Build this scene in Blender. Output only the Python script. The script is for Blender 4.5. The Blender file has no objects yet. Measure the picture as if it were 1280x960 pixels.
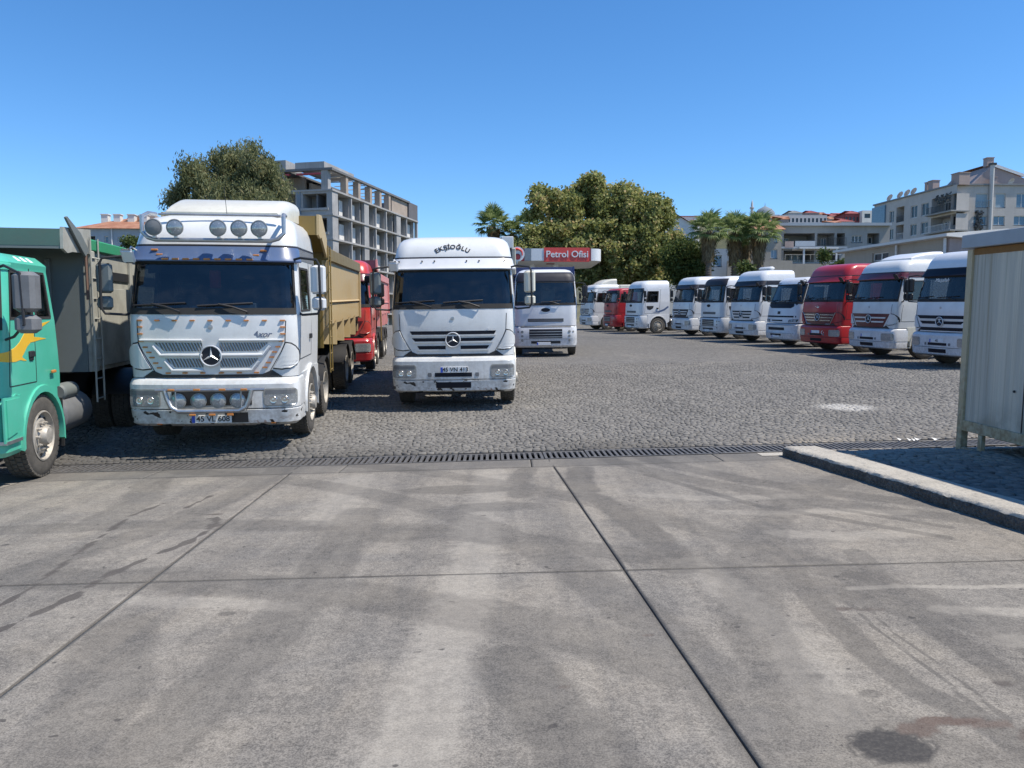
import bpy, bmesh, math, random
import numpy as np
from mathutils import Vector, Matrix, Euler
random.seed(7); rng = np.random.default_rng(7)
S = bpy.context.scene
COL = S.collection
PI = math.pi
R = math.radians

# ---------------------------------------------------------------- camera, sky, sun, exposure
CAM_H = 1.65; PITCH = R(4.3); FPX = 960.0
cam = bpy.data.cameras.new('camera'); cam.lens = 27.0; cam.sensor_width = 36.0
cam.clip_start = 0.05; cam.clip_end = 6000
camo = bpy.data.objects.new('camera', cam); COL.objects.link(camo)
camo.location = (0, 0, CAM_H); camo.rotation_euler = (PI/2 - PITCH, 0, 0)
S.camera = camo

SUN = Vector((1.67, -0.42, 2.86)).normalized()
EL = math.asin(SUN.z); AZ = math.atan2(SUN.x, SUN.y)      # azimuth clockwise from +Y
w = bpy.data.worlds.new('World'); S.world = w; w.use_nodes = True
nt = w.node_tree; nt.nodes.clear()
sky = nt.nodes.new('ShaderNodeTexSky'); sky.sky_type = 'NISHITA'; sky.sun_disc = False
sky.sun_elevation = EL; sky.sun_rotation = AZ
sky.altitude = 900; sky.air_density = 1.0; sky.dust_density = 0.0; sky.ozone_density = 6.0
hs = nt.nodes.new('ShaderNodeHueSaturation'); hs.inputs['Saturation'].default_value = 1.18
bg = nt.nodes.new('ShaderNodeBackground'); bg.inputs['Strength'].default_value = 0.145
wo = nt.nodes.new('ShaderNodeOutputWorld')
nt.links.new(sky.outputs[0], hs.inputs['Color']); nt.links.new(hs.outputs[0], bg.inputs['Color'])
nt.links.new(bg.outputs[0], wo.inputs['Surface'])
sl = bpy.data.lights.new('sun', 'SUN'); sl.energy = 4.7; sl.angle = R(0.53); sl.color = (1.0, 0.92, 0.80)
so = bpy.data.objects.new('sun', sl); COL.objects.link(so)
so.rotation_euler = SUN.to_track_quat('Z', 'Y').to_euler(); so.location = (20, -10, 40)
S.view_settings.view_transform = 'Standard'; S.view_settings.look = 'None'
S.view_settings.exposure = 0.38; S.view_settings.gamma = 1.0
S.cycles.max_bounces = 8; S.cycles.transparent_max_bounces = 24
S.cycles.diffuse_bounces = 3; S.cycles.glossy_bounces = 3

# ---------------------------------------------------------------- ground shape
def clamp(x, a, b): return max(a, min(b, x))
def sst(t): t = clamp(t, 0, 1); return t*t*(3-2*t)
YD = 10.5
def G(x, y):
    cx = clamp(x, -20, 20)
    if y <= YD: return .0255*cx - .0143*max(y, -30)
    s = sst((y-YD)/3); A = .0255*(1-s) + .012*s
    z = A*cx - .15 + .032*(min(y, 75)-YD)
    if y > 80:
        side = sst((x-10)/90)
        z += sst((y-80)/60)*side*8
        z += sst((y-150)/230)*(8 + side*(34+6*math.sin(x*.02+1)))*(1-.35*sst((abs(x-150)-60)/140))
    return z
def W(px, py, y):                       # a point at depth y on the ray through a spot of the photograph (1280 wide)
    v = (480-py)/FPX
    r = ((px-640)/FPX, math.cos(PITCH)+v*math.sin(PITCH), -math.sin(PITCH)+v*math.cos(PITCH))
    t = y/r[1]
    return Vector((r[0]*t, y, CAM_H+r[2]*t))

# ---------------------------------------------------------------- node helper and materials
class E:
    """tiny expression wrapper over math nodes"""
    def __init__(s, t, o): s.t = t; s.o = o
    def _m(s, op, *a, clampit=False):
        n = s.t.nodes.new('ShaderNodeMath'); n.operation = op; n.use_clamp = clampit
        for i, v in enumerate((s,)+a):
            if isinstance(v, E): s.t.links.new(v.o, n.inputs[i])
            else: n.inputs[i].default_value = v
        return E(s.t, n.outputs[0])
    def __add__(s, b): return s._m('ADD', b)
    def __radd__(s, b): return s._m('ADD', b)
    def __sub__(s, b): return s._m('SUBTRACT', b)
    def __rsub__(s, b): return (s*-1)+b
    def __mul__(s, b): return s._m('MULTIPLY', b)
    def __rmul__(s, b): return s._m('MULTIPLY', b)
    def __truediv__(s, b): return s._m('DIVIDE', b)
    def abs(s): return s._m('ABSOLUTE')
    def sqrt(s): return s._m('SQRT')
    def pow(s, b): return s._m('POWER', b)
    def max(s, b): return s._m('MAXIMUM', b)
    def min(s, b): return s._m('MINIMUM', b)
    def ss(s, a, b):                     # smoothstep a..b to 0..1
        n = s.t.nodes.new('ShaderNodeMapRange'); n.interpolation_type = 'SMOOTHSTEP'
        s.t.links.new(s.o, n.inputs[0]); n.inputs[1].default_value = a; n.inputs[2].default_value = b
        n.inputs[3].default_value = 0; n.inputs[4].default_value = 1
        if a > b:
            n.inputs[1].default_value = b; n.inputs[2].default_value = a; n.inputs[3].default_value = 1; n.inputs[4].default_value = 0
        return E(s.t, n.outputs[0])
class MB_:
    """material builder"""
    def __init__(s, name):
        s.m = bpy.data.materials.new(name); s.m.use_nodes = True; s.t = s.m.node_tree
        s.b = s.t.nodes['Principled BSDF']; s.out = s.t.nodes['Material Output']
        s._tc = None
    def coord(s, kind='Object'):
        if kind == 'Position':
            g = s.t.nodes.new('ShaderNodeNewGeometry'); return g.outputs['Position']
        if not s._tc: s._tc = s.t.nodes.new('ShaderNodeTexCoord')
        return s._tc.outputs[kind]
    def xyz(s, co):
        n = s.t.nodes.new('ShaderNodeSeparateXYZ'); s.t.links.new(co, n.inputs[0])
        return [E(s.t, n.outputs[i]) for i in range(3)]
    def comb(s, x, y, z):
        n = s.t.nodes.new('ShaderNodeCombineXYZ')
        for i, v in enumerate((x, y, z)):
            if isinstance(v, E): s.t.links.new(v.o, n.inputs[i])
            else: n.inputs[i].default_value = v
        return n.outputs[0]
    def scale(s, co, sc, rot=0):
        n = s.t.nodes.new('ShaderNodeMapping'); s.t.links.new(co, n.inputs[0])
        n.inputs['Scale'].default_value = sc; n.inputs['Rotation'].default_value = (0, 0, rot)
        return n.outputs[0]
    def noise(s, co, sc, det=4, rough=.55, dist=0):
        n = s.t.nodes.new('ShaderNodeTexNoise'); s.t.links.new(co, n.inputs['Vector'])
        n.inputs['Scale'].default_value = sc; n.inputs['Detail'].default_value = det
        n.inputs['Roughness'].default_value = rough; n.inputs['Distortion'].default_value = dist
        return E(s.t, n.outputs[0])
    def voro(s, co, sc, feat='F1', rnd=1):
        n = s.t.nodes.new('ShaderNodeTexVoronoi'); s.t.links.new(co, n.inputs['Vector'])
        n.feature = feat; n.inputs['Scale'].default_value = sc; n.inputs['Randomness'].default_value = rnd
        return E(s.t, n.outputs['Distance']), (n.outputs['Color'] if feat != 'DISTANCE_TO_EDGE' else None)
    def attr(s, name):
        n = s.t.nodes.new('ShaderNodeAttribute'); n.attribute_name = name; return E(s.t, n.outputs['Fac'])
    def mix(s, f, a, b, mode='MIX'):
        n = s.t.nodes.new('ShaderNodeMix'); n.data_type = 'RGBA'; n.blend_type = mode; n.clamp_factor = True
        def put(i, v):
            if isinstance(v, E): s.t.links.new(v.o, n.inputs[i])
            elif isinstance(v, bpy.types.NodeSocket): s.t.links.new(v, n.inputs[i])
            elif isinstance(v, (int, float)): n.inputs[i].default_value = v
            else: n.inputs[i].default_value = (*v[:3], 1)
        put(0, f); put(6, a); put(7, b)
        return n.outputs[2]
    def ramp(s, f, stops):
        n = s.t.nodes.new('ShaderNodeValToRGB'); s.t.links.new(f.o if isinstance(f, E) else f, n.inputs[0])
        while len(n.color_ramp.elements) < len(stops): n.color_ramp.elements.new(.5)
        for e, (p, c) in zip(n.color_ramp.elements, stops):
            e.position = p; e.color = (*c, 1) if len(c) == 3 else c
        return n.outputs[0]
    def set(s, **k):
        for a, v in k.items():
            i = s.b.inputs[a.replace('_', ' ')] if a.replace('_', ' ') in s.b.inputs else s.b.inputs[a]
            if isinstance(v, E): s.t.links.new(v.o, i)
            elif isinstance(v, bpy.types.NodeSocket): s.t.links.new(v, i)
            elif isinstance(v, (tuple, list)): i.default_value = (*v[:3], 1)
            else: i.default_value = v
        return s
    def bump(s, h, strength=.3, dist=.02):
        n = s.t.nodes.new('ShaderNodeBump'); s.t.links.new(h.o, n.inputs['Height'])
        n.inputs['Strength'].default_value = strength; n.inputs['Distance'].default_value = dist
        s.t.links.new(n.outputs[0], s.b.inputs['Normal']); return s

M = {}
def plain(key, col, rough=.5, metal=0, var=.12, nscale=6, spec=.5, bump=0):
    b = MB_(key); co = b.coord()
    n = b.noise(co, nscale, 5, .6); n2 = b.noise(co, nscale*7, 3, .6)
    f = (n*.7+n2*.3).ss(.3, .7)
    dark = [c*(1-var) for c in col]; light = [min(1, c*(1+var)) for c in col]
    b.set(Base_Color=b.mix(f, dark, light), Roughness=(n*.25+(rough-.12)), Metallic=metal)
    b.b.inputs['Specular IOR Level'].default_value = spec
    if bump: b.bump(n2+n*.5, bump, .01)
    M[key] = b.m; return b.m
def paint(key, col, rough=.3, dirt=.25, grime=(.20, .17, .13), coat=.35, chips=False, fade=None):
    """vehicle paint: dust film, rain streaks, road dirt on the low parts, optional chips"""
    b = MB_(key); co = b.coord(); x, y, z = b.xyz(co)
    n1 = b.noise(co, 2.3, 6, .62); n2 = b.noise(co, 14, 4, .6)
    st = b.noise(b.scale(co, (9, 9, .7)), 2.2, 4, .6)
    low = z.ss(1.25, .25)
    d = ((n1*.6+n2*.4).ss(.42, .72)*.55 + st.ss(.5, .75)*.35)*dirt + low*n2.ss(.35, .65)*dirt*1.3
    c = b.mix(n1.ss(.35, .65), col, fade or [v*.93 for v in col])
    c = b.mix(d.min(.8), c, grime)
    if chips:
        ch = b.noise(b.scale(co, (1, 1, 1.6)), 5.5, 3, .5)
        mk = ch.ss(.585, .60)*z.ss(.66, .55)*z.ss(.3, .33)
        c = b.mix(mk, c, (.012, .012, .013))
        ru = b.noise(co, 9, 4, .6).ss(.58, .66)*z.ss(.52, .4)
        c = b.mix(ru*.7, c, (.19, .08, .035))
    b.set(Base_Color=c, Roughness=(n1*.25+d*.5+(rough-.1)).min(.9))
    b.b.inputs['Coat Weight'].default_value = coat; b.b.inputs['Coat Roughness'].default_value = .12
    b.bump(n2, .03, .01)
    M[key] = b.m; return b.m
def glass(key, tint=(.16, .19, .2), rough=.03, dust=.10):
    b = MB_(key); t = b.t; t.nodes.remove(b.b)
    tr = t.nodes.new('ShaderNodeBsdfTransparent'); tr.inputs[0].default_value = (*tint, 1)
    gl = t.nodes.new('ShaderNodeBsdfGlossy'); gl.inputs['Roughness'].default_value = rough
    ge = t.nodes.new('ShaderNodeNewGeometry'); dt = t.nodes.new('ShaderNodeVectorMath'); dt.operation = 'DOT_PRODUCT'
    t.links.new(ge.outputs['Normal'], dt.inputs[0]); t.links.new(ge.outputs['Incoming'], dt.inputs[1])
    fr = ((1-E(t, dt.outputs['Value']).abs()).max(0).pow(5)*.95+.065)*1.25
    mx = t.nodes.new('ShaderNodeMixShader'); t.links.new(fr.o, mx.inputs[0])
    t.links.new(tr.outputs[0], mx.inputs[1]); t.links.new(gl.outputs[0], mx.inputs[2])
    df = t.nodes.new('ShaderNodeBsdfDiffuse'); df.inputs[0].default_value = (.3, .29, .27, 1)
    m2 = t.nodes.new('ShaderNodeMixShader'); n = b.noise(b.coord(), 3, 5, .6)
    f = n.ss(.35, .8)*dust
    t.links.new(f.o, m2.inputs[0]); t.links.new(mx.outputs[0], m2.inputs[1]); t.links.new(df.outputs[0], m2.inputs[2])
    t.links.new(m2.outputs[0], b.out.inputs['Surface']); M[key] = b.m; return b.m

paint('white', (.68, .69, .68), dirt=.15)
paint('white_chipped', (.66, .67, .66), dirt=.30, chips=True)
paint('cream', (.70, .68, .58), dirt=.3)
paint('white_clean', (.70, .71, .72), dirt=.08)
paint('white_clean_bumper', (.68, .69, .70), dirt=.22)
paint('blue_metal', (.085, .13, .24), rough=.3, dirt=.12)
paint('yellow', (.48, .36, .18), rough=.55, dirt=.4, grime=(.30, .23, .15), coat=.05, fade=(.50, .39, .22))
paint('mustard', (.22, .145, .03), rough=.45, dirt=.25, coat=.1)
paint('red', (.42, .022, .028), dirt=.12, grime=(.22, .10, .08))
paint('bright_red', (.50, .035, .028), dirt=.15, grime=(.4, .2, .16), fade=(.55, .08, .065))
paint('faded_red', (.62, .24, .22), rough=.55, dirt=.2, grime=(.5, .32, .28), coat=.05)
paint('dark_red', (.10, .012, .02), dirt=.1)
paint('green', (.075, .47, .325), rough=.3, dirt=.16, grime=(.16, .28, .2), fade=(.09, .50, .36))
paint('deep_green', (.03, .30, .14), rough=.5, dirt=.3, coat=.1)
paint('grey_green', (.10, .17, .14), rough=.6, dirt=.4, coat=.0, grime=(.16, .16, .14))
paint('greige', (.42, .42, .37), rough=.6, dirt=.4, coat=.0, grime=(.22, .19, .15), fade=(.33, .33, .29))
paint('body_grey', (.155, .175, .17), rough=.6, dirt=.3, coat=.0, grime=(.18, .18, .16))
paint('flame_yellow', (.85, .50, .03), dirt=.08)
paint('blue', (.014, .028, .115), rough=.5, dirt=.25, coat=.1)
paint('brown', (.16, .09, .06), rough=.6, dirt=.3, coat=.0)
plain('slate', (.028, .028, .036), .5, spec=.3); plain('navy', (.008, .010, .018), .5, spec=.25)
plain('black_plastic', (.022, .022, .024), .55); plain('rubber', (.03, .029, .028), .85, bump=.2, nscale=9)
plain('tyre', (.045, .043, .040), .9, bump=.25, nscale=12, var=.3)
plain('tyre_dusty', (.085, .078, .068), .92, bump=.25, nscale=10, var=.3)
plain('rim', (.42, .39, .34), .55, .3, var=.25, nscale=9); plain('rim_white', (.62, .6, .55), .5, .1, var=.2, nscale=9)
plain('chrome', (.62, .63, .64), .22, .95, var=.08); plain('steel', (.45, .46, .47), .38, .8, var=.15); plain('silver', (.62, .63, .64), .35, .25, var=.06)
plain('grey_plastic', (.16, .165, .17), .5); plain('mirror_grey', (.16, .18, .18), .45); plain('mirror_black', (.02, .02, .022), .45)
plain('chassis', (.03, .028, .026), .8, var=.35); plain('amber', (.52, .20, .05), .4)
plain('red_lens', (.5, .02, .02), .3); plain('plate_white', (.72, .73, .73), .4, var=.06); plain('plate_blue', (.02, .08, .5), .4)
plain('black_print', (.012, .012, .013), .5); plain('white_print', (.8, .8, .8), .5); plain('grey_print', (.15, .18, .25), .4)
plain('interior', (.022, .023, .026), .8); plain('seat_cloth', (.06, .062, .07), .9); plain('curtain', (.35, .36, .38), .9)
plain('towel', (.6, .6, .58), .9); plain('red_cloth', (.55, .03, .05), .8); plain('mirror_face', (.5, .53, .56), .08, 1.0, var=.03)
plain('dash', (.035, .037, .042), .7)
plain('brown_skin', (.3, .2, .13), .8)
glass('windshield', (.27, .32, .35), .02, .05); glass('window_glass', (.22, .25, .27), .02, .08)
glass('windshield_clear', (.42, .46, .48), .025, .07)
def lens():
    b = MB_('lamp_lens'); co = b.coord()
    v, c = b.voro(co, 30, 'F1'); n = b.noise(b.scale(co, (60, 60, 4)), 1, 2, .5)
    b.set(Base_Color=b.mix((v*2+n*.4).min(1), (.60, .63, .64), (.30, .32, .33)), Roughness=.14, Metallic=.3)
    b.b.inputs['Coat Weight'].default_value = 1; b.bump(n, .2, .005); M['lamp_lens'] = b.m
lens()
plain('lamp_housing', (.30, .30, .28), .3, .2)
def mesh_grille():
    b = MB_('grille_mesh'); co = b.coord(); x, y, z = b.xyz(co)
    n = b.t.nodes.new('ShaderNodeTexWave'); b.t.links.new(b.scale(co, (1, 1, .45)), n.inputs[0]); n.inputs['Scale'].default_value = 15
    n.wave_type = 'BANDS'; n.bands_direction = 'DIAGONAL'; n.inputs['Distortion'].default_value = 1.2
    f = E(b.t, n.outputs['Fac'])
    b.set(Base_Color=b.mix(f, (.16, .16, .16), (.40, .40, .40)), Roughness=.4, Metallic=.6); b.bump(f, .6, .02)
    M['grille_mesh'] = b.m
mesh_grille()
# ---------------------------------------------------------------- mesh helpers
class MB:
    def __init__(s): s.v = []; s.f = []
    def add(s, vs, fs):
        o = len(s.v); s.v.extend([tuple(v) for v in vs]); s.f.extend([tuple(i+o for i in f) for f in fs]); return s
    def box(s, x0, x1, y0, y1, z0, z1, c=0.0, m=None):
        if x0 > x1: x0, x1 = x1, x0
        if y0 > y1: y0, y1 = y1, y0
        if z0 > z1: z0, z1 = z1, z0
        if c <= 0:
            vs = [(x0,y0,z0),(x1,y0,z0),(x1,y1,z0),(x0,y1,z0),(x0,y0,z1),(x1,y0,z1),(x1,y1,z1),(x0,y1,z1)]
            fs = [(3,2,1,0),(4,5,6,7),(0,1,5,4),(1,2,6,5),(2,3,7,6),(3,0,4,7)]
        else:
            c = min(c, (x1-x0)*.45, (y1-y0)*.45, (z1-z0)*.45)
            def ring(i, z): return [(x0+i,y0+c if False else y0+i,z)]
            vs = []
            for z, k in ((z0, c), (z0+c, 0), (z1-c, 0), (z1, c)):
                # eight-corner ring
                a0, a1, b0, b1 = x0+k, x1-k, y0+k, y1-k
                vs += [(a0+c,b0,z),(a1-c,b0,z),(a1,b0+c,z),(a1,b1-c,z),(a1-c,b1,z),(a0+c,b1,z),(a0,b1-c,z),(a0,b0+c,z)]
            fs = [tuple(range(7,-1,-1)), tuple(range(24,32))]
            for r in range(3):
                for i in range(8):
                    j = (i+1) % 8; fs.append((r*8+i, r*8+j, r*8+8+j, r*8+8+i))
        if m is not None: vs = [m @ Vector(v) for v in vs]
        return s.add(vs, fs)
    def tube(s, pts, r, n=8, closed=False, cap=True):
        pts = [Vector(p) for p in pts]; k = len(pts); vs = []; fs = []
        rr = r if isinstance(r, (list, tuple)) else [r]*k
        prev = None
        for i, p in enumerate(pts):
            if closed: t = pts[(i+1) % k]-pts[i-1]
            else: t = pts[min(i+1, k-1)]-pts[max(i-1, 0)]
            t = t.normalized()
            if prev is None:
                a = Vector((0, 0, 1)) if abs(t.z) < .9 else Vector((1, 0, 0)); nx = t.cross(a).normalized()
            else:
                nx = (prev - t*prev.dot(t)).normalized()
            prev = nx; ny = t.cross(nx)
            for j in range(n):
                a = 2*PI*j/n; vs.append(p+(nx*math.cos(a)+ny*math.sin(a))*rr[i])
        m = k if closed else k-1
        for i in range(m):
            for j in range(n):
                a = i*n+j; b = i*n+(j+1) % n; c = ((i+1) % k)*n+(j+1) % n; d = ((i+1) % k)*n+j
                fs.append((a, d, c, b))
        if cap and not closed:
            fs.append(tuple(range(n))); fs.append(tuple(range((k-1)*n+n-1, (k-1)*n-1, -1)))
        return s.add(vs, fs)
    def lathe(s, prof, o, axis='x', n=24, cap=False):
        """prof: list of (offset along axis, radius)"""
        o = Vector(o); vs = []; fs = []
        for h, r in prof:
            for j in range(n):
                a = 2*PI*j/n; c, q = math.cos(a)*r, math.sin(a)*r
                vs.append(o+(Vector((h, c, q)) if axis == 'x' else Vector((q, h, c)) if axis == 'y' else Vector((c, q, h))))
        for i in range(len(prof)-1):
            for j in range(n):
                fs.append((i*n+j, i*n+(j+1) % n, (i+1)*n+(j+1) % n, (i+1)*n+j))
        if cap: fs.append(tuple(range(n))[::-1]); fs.append(tuple(range((len(prof)-1)*n, len(prof)*n)))
        return s.add(vs, fs)
    def prism(s, poly, h0, h1, plane='yz'):
        """extrude a 2d polygon; plane yz -> along x, xz -> along y, xy -> along z"""
        def mk(a, b, h): return (h, a, b) if plane == 'yz' else (a, h, b) if plane == 'xz' else (a, b, h)
        n = len(poly); vs = [mk(a, b, h0) for a, b in poly]+[mk(a, b, h1) for a, b in poly]
        fs = [tuple(range(n))[::-1], tuple(range(n, 2*n))]+[(i, (i+1) % n, n+(i+1) % n, n+i) for i in range(n)]
        return s.add(vs, fs)
    def loft(s, rings, closed=True, cap0=False, cap1=False):
        n = len(rings[0]); vs = [p for r in rings for p in r]; fs = []
        for i in range(len(rings)-1):
            for j in range(n if closed else n-1):
                fs.append((i*n+j, i*n+(j+1) % n, (i+1)*n+(j+1) % n, (i+1)*n+j))
        if cap0: fs.append(tuple(range(n))[::-1])
        if cap1: fs.append(tuple(range((len(rings)-1)*n, len(rings)*n)))
        return s.add(vs, fs)
    def mesh(s, name, mat, smooth=True, ang=35, fix=True):
        me = bpy.data.meshes.new(name); me.from_pydata(s.v, [], s.f); 
        if fix and len(s.f) < 60000:
            bm = bmesh.new(); bm.from_mesh(me); bmesh.ops.recalc_face_normals(bm, faces=bm.faces); bm.to_mesh(me); bm.free()
        me.materials.append(M[mat] if isinstance(mat, str) else mat)
        if smooth:
            me.polygons.foreach_set('use_smooth', [True]*len(me.polygons)); me.set_sharp_from_angle(angle=R(ang))
        return me
    def build(s, name, mat, parent=None, **k):
        return link(name, s.mesh(name, mat, **k), parent)
def link(name, me, parent=None, loc=None, rot=None):
    o = bpy.data.objects.new(name, me); COL.objects.link(o)
    if parent is not None: o.parent = parent
    if loc is not None: o.location = loc
    if rot is not None: o.rotation_euler = rot
    return o
def tag(o, label=None, cat=None, group=None, kind=None):
    if label: o['label'] = label
    if cat: o['category'] = cat
    if group: o['group'] = group
    if kind: o['kind'] = kind
    return o
def empty(name, loc, rot=(0, 0, 0)):
    o = bpy.data.objects.new(name, None); COL.objects.link(o); o.location = loc; o.rotation_euler = rot
    o.empty_display_size = .2; return o
def rest_on_ground(x, y, yaw, roll=None, pitch=None):
    """rotation that lays a vehicle on the sloping yard"""
    c, s = math.cos(yaw), math.sin(yaw); e = 1.0
    gx = (G(x+e, y)-G(x-e, y))/(2*e); gy = (G(x, y+e)-G(x, y-e))/(2*e)
    a = math.atan(gx*-s+gy*c) if pitch is None else pitch
    b = -math.atan(gx*c+gy*s) if roll is None else roll
    return (a, b, yaw)
def np_mesh(name, V, F, mat, rnd=None, smooth=False):
    me = bpy.data.meshes.new(name); nv, nf, k = len(V), len(F), F.shape[1]
    me.vertices.add(nv); me.vertices.foreach_set('co', np.ascontiguousarray(V, dtype=np.float32).ravel())
    me.loops.add(nf*k); me.loops.foreach_set('vertex_index', np.ascontiguousarray(F, dtype=np.int32).ravel())
    me.polygons.add(nf); me.polygons.foreach_set('loop_start', np.arange(0, nf*k, k, dtype=np.int32))
    me.update(calc_edges=True); me.validate()
    if rnd is not None:
        a = me.attributes.new('rnd', 'FLOAT', 'FACE'); a.data.foreach_set('value', np.asarray(rnd, dtype=np.float32))
    if smooth: me.polygons.foreach_set('use_smooth', [True]*nf)
    me.materials.append(M[mat]); return me
_txt = {}
def text_mesh(txt, size, ext=.002, mat='black_print', shear=0, bold=0):
    key = (txt, size, mat, shear, bold)
    if key in _txt: return _txt[key]
    cu = bpy.data.curves.new('lettering', 'FONT'); cu.body = txt; cu.size = size; cu.extrude = ext
    cu.align_x = 'CENTER'; cu.align_y = 'CENTER'; cu.shear = shear; cu.offset = bold; cu.resolution_u = 3
    o = bpy.data.objects.new('lettering', cu); COL.objects.link(o)
    me = bpy.data.meshes.new_from_object(o.evaluated_get(bpy.context.evaluated_depsgraph_get()))
    bpy.data.objects.remove(o); bpy.data.curves.remove(cu)
    me.name = 'lettering'; me.materials.clear(); me.materials.append(M[mat]); _txt[key] = me; return me
def text(name, txt, size, loc, parent, mat='black_print', rot=(PI/2, 0, 0), **k):
    bpy.context.view_layer.update()
    return link(name, text_mesh(txt, size, mat=mat, **k), parent, loc, rot)

class Surf:
    """vehicle skin: rows (z, half width, front y, corner radius, bow); u in 0..1 front, 1..2 corner, 2..3 side"""
    def __init__(s, rows, yb): s.rows = rows; s.yb = yb
    def at(s, z):
        r = s.rows
        if z <= r[0][0]: return r[0][1:]
        for a, b in zip(r, r[1:]):
            if z <= b[0]:
                t = (z-a[0])/(b[0]-a[0]); return tuple(p+(q-p)*t for p, q in zip(a[1:], b[1:]))
        return r[-1][1:]
    def ybz(s, z): return s.yb(z) if callable(s.yb) else s.yb
    def P(s, u, z, off=0.0):
        w, yf, r, bow = s.at(z); sg = 1 if u >= 0 else -1; a = abs(u); xc = w-r
        bend = bow*(xc/w)**2; ys = yf+bend+r
        if a <= 1:
            x = a*xc; y = yf+bow*(x/w)**2; nx, ny = 2*bow*x/w**2, -1.0; l = math.hypot(nx, ny); nx /= l; ny /= l
        elif a <= 2:
            t = (a-1)*PI/2; x = xc+r*math.sin(t); y = ys-r*math.cos(t); nx, ny = math.sin(t), -math.cos(t)
        else: x = w; y = ys+(s.ybz(z)-ys)*(a-2); nx, ny = 1.0, 0.0
        return (sg*(x+nx*off), y+ny*off, z)
    def ux(s, x, z):
        w, yf, r, bow = s.at(z); a = abs(x); xc = w-r
        u = a/xc if a <= xc else 1+math.asin(min(1, (a-xc)/r))*2/PI
        return u if x >= 0 else -u
    def uy(s, y, z):
        w, yf, r, bow = s.at(z); ys = yf+bow*((w-r)/w)**2+r
        return 2+(y-ys)/(s.ybz(z)-ys) if y >= ys else 1+math.acos(clamp((ys-y)/r, 0, 1))*2/PI
    def fy(s, x, z): return s.P(s.ux(x, z), z)[1]
    def patch(s, m, q, nu=8, nz=3, off=.004, th=.02, side=0):
        """q = (BL, BR, TR, TL) in (x,z) on the front or (y,z) on a side (side=+1/-1)"""
        top = []
        for j in range(nz+1):
            t = j/nz; row = []
            for i in range(nu+1):
                e = i/nu
                a = [(q[0][k]*(1-e)+q[1][k]*e)*(1-t)+(q[3][k]*(1-e)+q[2][k]*e)*t for k in (0, 1)]
                u = s.uy(a[0], a[1])*side if side else s.ux(a[0], a[1])
                row.append((u, a[1]))
            top.append(row)
        vs = [s.P(u, z, off) for r_ in top for u, z in r_]+[s.P(u, z, off-th) for r_ in top for u, z in r_]
        n = nu+1; N = n*(nz+1); fs = []
        for j in range(nz):
            for i in range(nu):
                a = j*n+i; fs.append((a, a+1, a+n+1, a+n))
        for i in range(nu):
            fs.append((i, i+N, i+1+N, i+1)); a = nz*n+i; fs.append((a, a+1, a+1+N, a+N))
        for j in range(nz):
            a = j*n; fs.append((a, a+n, a+n+N, a+N)); a = j*n+nu; fs.append((a, a+N, a+n+N, a+n))
        if side < 0: pass
        return m.add(vs, fs)
    def rect(s, m, x0, x1, z0, z1, **k): return s.patch(m, ((x0, z0), (x1, z0), (x1, z1), (x0, z1)), **k)
    def poly(s, m, pts, off=.004, th=.02, side=0, nu=8, nz=8):
        """convex outline laid on the skin as a fine grid"""
        z0, z1 = min(p[1] for p in pts), max(p[1] for p in pts); n = len(pts); rows = []
        for j in range(nz+1):
            t = (1-math.cos(PI*j/nz))/2; z = z0+(z1-z0)*clamp(t, .002, .998); xs = []
            for (a, c), (b_, d) in zip(pts, pts[1:]+pts[:1]):
                if (c-z)*(d-z) <= 0 and c != d: xs.append(a+(b_-a)*(z-c)/(d-c))
            x0, x1 = min(xs), max(xs); rows.append([((s.uy(x, z)*side if side else s.ux(x, z)), z) for x in [x0+(x1-x0)*i/nu for i in range(nu+1)]])
        vs = [s.P(u, z, off) for r_ in rows for u, z in r_]+[s.P(u, z, off-th) for r_ in rows for u, z in r_]; k = nu+1; N = k*(nz+1)
        fs = [(j*k+i, j*k+i+1, (j+1)*k+i+1, (j+1)*k+i) for j in range(nz) for i in range(nu)]
        for i in range(nu): a = nz*k+i; fs += [(i, i+N, i+1+N, i+1), (a, a+1, a+1+N, a+N)]
        for j in range(nz): a = j*k; b_ = a+nu; fs += [(a, a+k, a+k+N, a+N), (b_, b_+N, b_+k+N, b_+k)]
        return m.add(vs, fs)
    def ngon(s, m, pts, off=.004, th=.02, side=0):
        U = [((s.uy(a, z)*side if side else s.ux(a, z)), z) for a, z in pts]; n = len(pts)
        vs = [s.P(u, z, off) for u, z in U]+[s.P(u, z, off-th) for u, z in U]
        return m.add(vs, [tuple(range(n))]+[(i, i+n, (i+1) % n+n, (i+1) % n) for i in range(n)])
    def disc(s, m, x, z, r, rz=None, off=.004, th=.02, n=20, side=0):
        rz = rz or r
        return s.poly(m, [(x+r*math.cos(2*PI*i/n), z+rz*math.sin(2*PI*i/n)) for i in range(n)], off, th, side)
def rrect(x0, x1, z0, z1, r, n=4):
    out = []
    for cx, cz, a0 in ((x1-r, z1-r, 0), (x0+r, z1-r, 90), (x0+r, z0+r, 180), (x1-r, z0+r, 270)):
        for i in range(n+1):
            a = R(a0+90*i/n); out.append((cx+r*math.cos(a), cz+r*math.sin(a)))
    return out
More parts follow.
